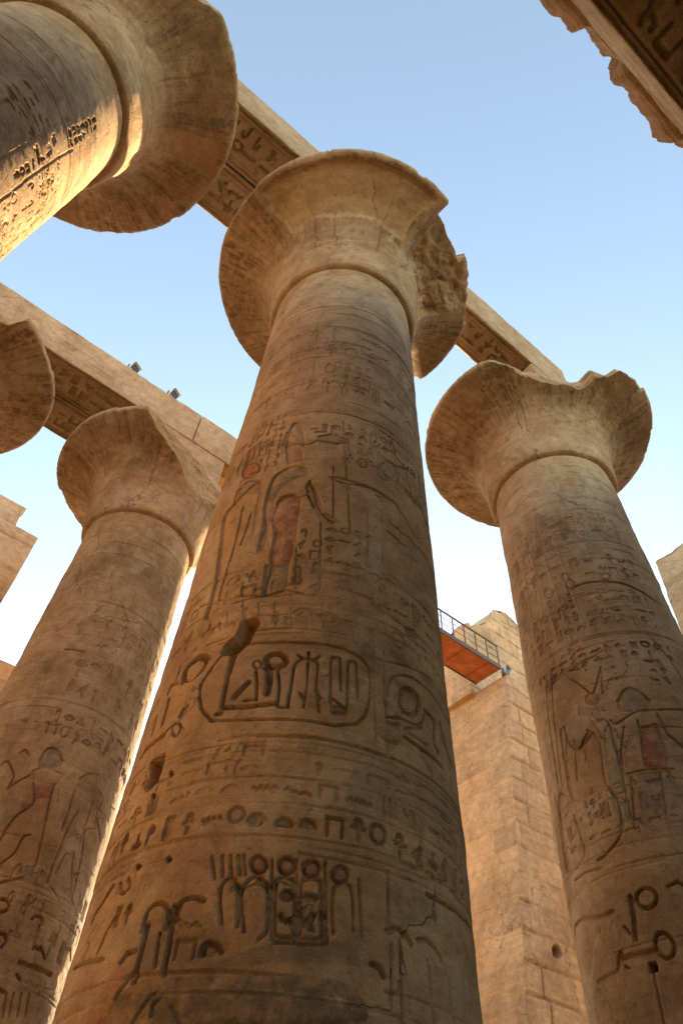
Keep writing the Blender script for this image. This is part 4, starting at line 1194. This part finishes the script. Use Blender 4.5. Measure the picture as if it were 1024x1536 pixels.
# ------------------------------------------------------------------ floodlights
def floodlight(label, pos, rz, tilt, s=1.0, group='small floodlights fixed on the stonework'):
    e = empty('floodlight', pos, label, 'floodlight', group, rz)
    b = Bag(); b.box((0, 0, .02 * s), (.16 * s, .10 * s, .02 * s)); b.build('foot', M_STEEL, e, False)
    b = Bag()
    for sx in (-1, 1): b.box((sx * .20 * s, 0, .17 * s), (.012 * s, .03 * s, .13 * s))
    b.box((0, 0, .052 * s), (.212 * s, .03 * s, .012 * s))
    b.build('yoke', M_STEEL, e, False)
    c_, s_ = math.cos(tilt), math.sin(tilt)
    R_ = [[1, 0, 0], [0, c_, -s_], [0, s_, c_]]
    h = Bag()
    # tapered housing: back small, front large
    P = np.array([[x * (.10 if y > 0 else .18), y * .13, z * (.08 if y > 0 else .15)] for x in (-1, 1) for y in (-1, 1) for z in (-1, 1)]) * s
    P = P @ np.array(R_).T + np.array([0, 0, .28 * s])
    for q in [[0, 1, 3, 2], [4, 6, 7, 5], [0, 4, 5, 1], [2, 3, 7, 6], [0, 2, 6, 4], [1, 5, 7, 3]]:
        h.add(P[q], [[0, 1, 2, 3]])
    ho = h.build('housing', M_WHITE, e, False)
    g = Bag(); g.box(np.array(R_) @ np.array([0, -.136 * s, 0]) + np.array([0, 0, .28 * s]), (.155 * s, .005 * s, .125 * s), R_); g.build('lens', M_GLASSD, e, False)
    g = Bag(); g.box(np.array(R_) @ np.array([0, -.15 * s, .165 * s]) + np.array([0, 0, .28 * s]), (.18 * s, .07 * s, .008 * s), R_); g.build('visor', M_WHITE, e, False)
    return e
for dd, lb in ((-3.1, "left one of two small floodlights on the pale far beam"), (-1.52, "right one of two small floodlights on the pale far beam")):
    q = hall(dd, NAVE - 1.22)
    floodlight(lb, (q[0], q[1], ZB1 + .0), TH + .5, .35, 1.0)
q = hall(14.35, 7.62)
floodlight("small floodlight at the end of the red footbridge", (q[0], q[1], 17.3 + EYE + .0), TH + .3, .3, 1.0)

# ------------------------------------------------------------------ the lower hall behind the viewer
def bud_column(parent):
    a = np.linspace(0, 2 * math.pi, 72, endpoint=False)
    pr = [(1.7, -.05), (1.7, .25), (1.22, .27), (1.36, .9), (1.42, 1.6), (1.38, 4), (1.30, 7), (1.22, 9.2), (1.20, 9.6), (1.42, 9.9), (1.56, 10.5), (1.5, 11.2), (1.32, 12.2), (1.16, 12.7)]
    V = []
    for (r0, z0), (r1, z1) in zip(pr[:-1], pr[1:]):
        for t in np.linspace(0, 1, 7)[:-1]:
            r, z = r0 + (r1 - r0) * t, z0 + (z1 - z0) * t
            V.append(np.stack([r * np.cos(a), r * np.sin(a), a * 0 + z], -1))
    V = np.array(V)
    mesh_obj('shaft', V, grid_quads(72, len(V), wrap=True), M_LOW, parent)
    b = Bag(); b.box((0, 0, 13.32), (1.1, 1.1, .66)); b.build('abacus', M_LOW, parent, False)
shade_slab = empty('pylon_tower', (0, 0, 0), "unseen wall slab added to shade the left edge column, hidden behind the central column", 'wall')  # added unseen slab that keeps the low sun off the left edge capital
block_wall('wall_face', 14.0, 16.3, 28.2, 37.0, 0.0, 28.0, M_WALL, shade_slab, 17, res=.4)  # added unseen shade slab, not a real wall
beam('roof_slab', "flat stone roof over the lower hall behind the viewer", -15, 10, -19.9, -9.4, 15.75, 16.3, 21, "roof beams of the lower hall", carved=False, res=.4, mat=M_LOW)
wp = empty('pylon_tower', (0, 0, 0), "sunlit pylon wall closing the hall on the left, outside the picture", 'wall')
block_wall('wall_face', -27.0, -21.0, -14.0, 1.8, 0.0, 22, M_WALL, wp, 18, res=.4)
wp = empty('pylon_tower', (0, 0, 0), "second sunlit pylon wall beyond the gate on the left, outside the picture", 'wall')
block_wall('wall_face', -27.0, -21.0, 7.5, 24, 0.0, 22, M_WALL, wp, 19, res=.4)
LBL = "plain closed bud column of the lower hall standing behind the viewer, outside the picture"
proto = None
for nn in (-8.26, -13.6, -18.9):
    for dd in (-13.3, -9.3, -4.7, 2.6, 7.9):
        q = hall(dd, nn)
        e = empty('bud_column', (q[0], q[1], 0), LBL, 'column', 'closed bud columns of the lower hall')
        if proto is None:
            bud_column(e); proto = e
        else:
            for ch in list(proto.children):
                o = ch.copy(); COL.objects.link(o); o.parent = e
    if nn < -10:
        beam('stone_beam', "plain roof beam over a back row of bud columns behind the viewer", -15, 10, nn - 1, nn + 1, 14.0, 15.7, int(-nn), "roof beams of the lower hall", carved=False, res=.3, mat=M_LOW)

# ------------------------------------------------------------------ ground
gx = np.concatenate([np.linspace(-2000, -60, 12), np.linspace(-50, 60, 90), np.linspace(70, 2000, 12)])
gy = np.concatenate([np.linspace(-2000, -60, 12), np.linspace(-50, 60, 90), np.linspace(70, 2000, 12)])
GX, GY = np.meshgrid(gx, gy)
GZ = fbm(GX * .3, GY * .3, GX * 0, 5, 3) * .05
g = mesh_obj('ground', np.stack([GX, GY, GZ], -1), grid_quads(len(gx), len(gy)), M_SAND)
g['kind'] = 'structure'
g['label'] = 'bare sandy floor of the ruined hall'
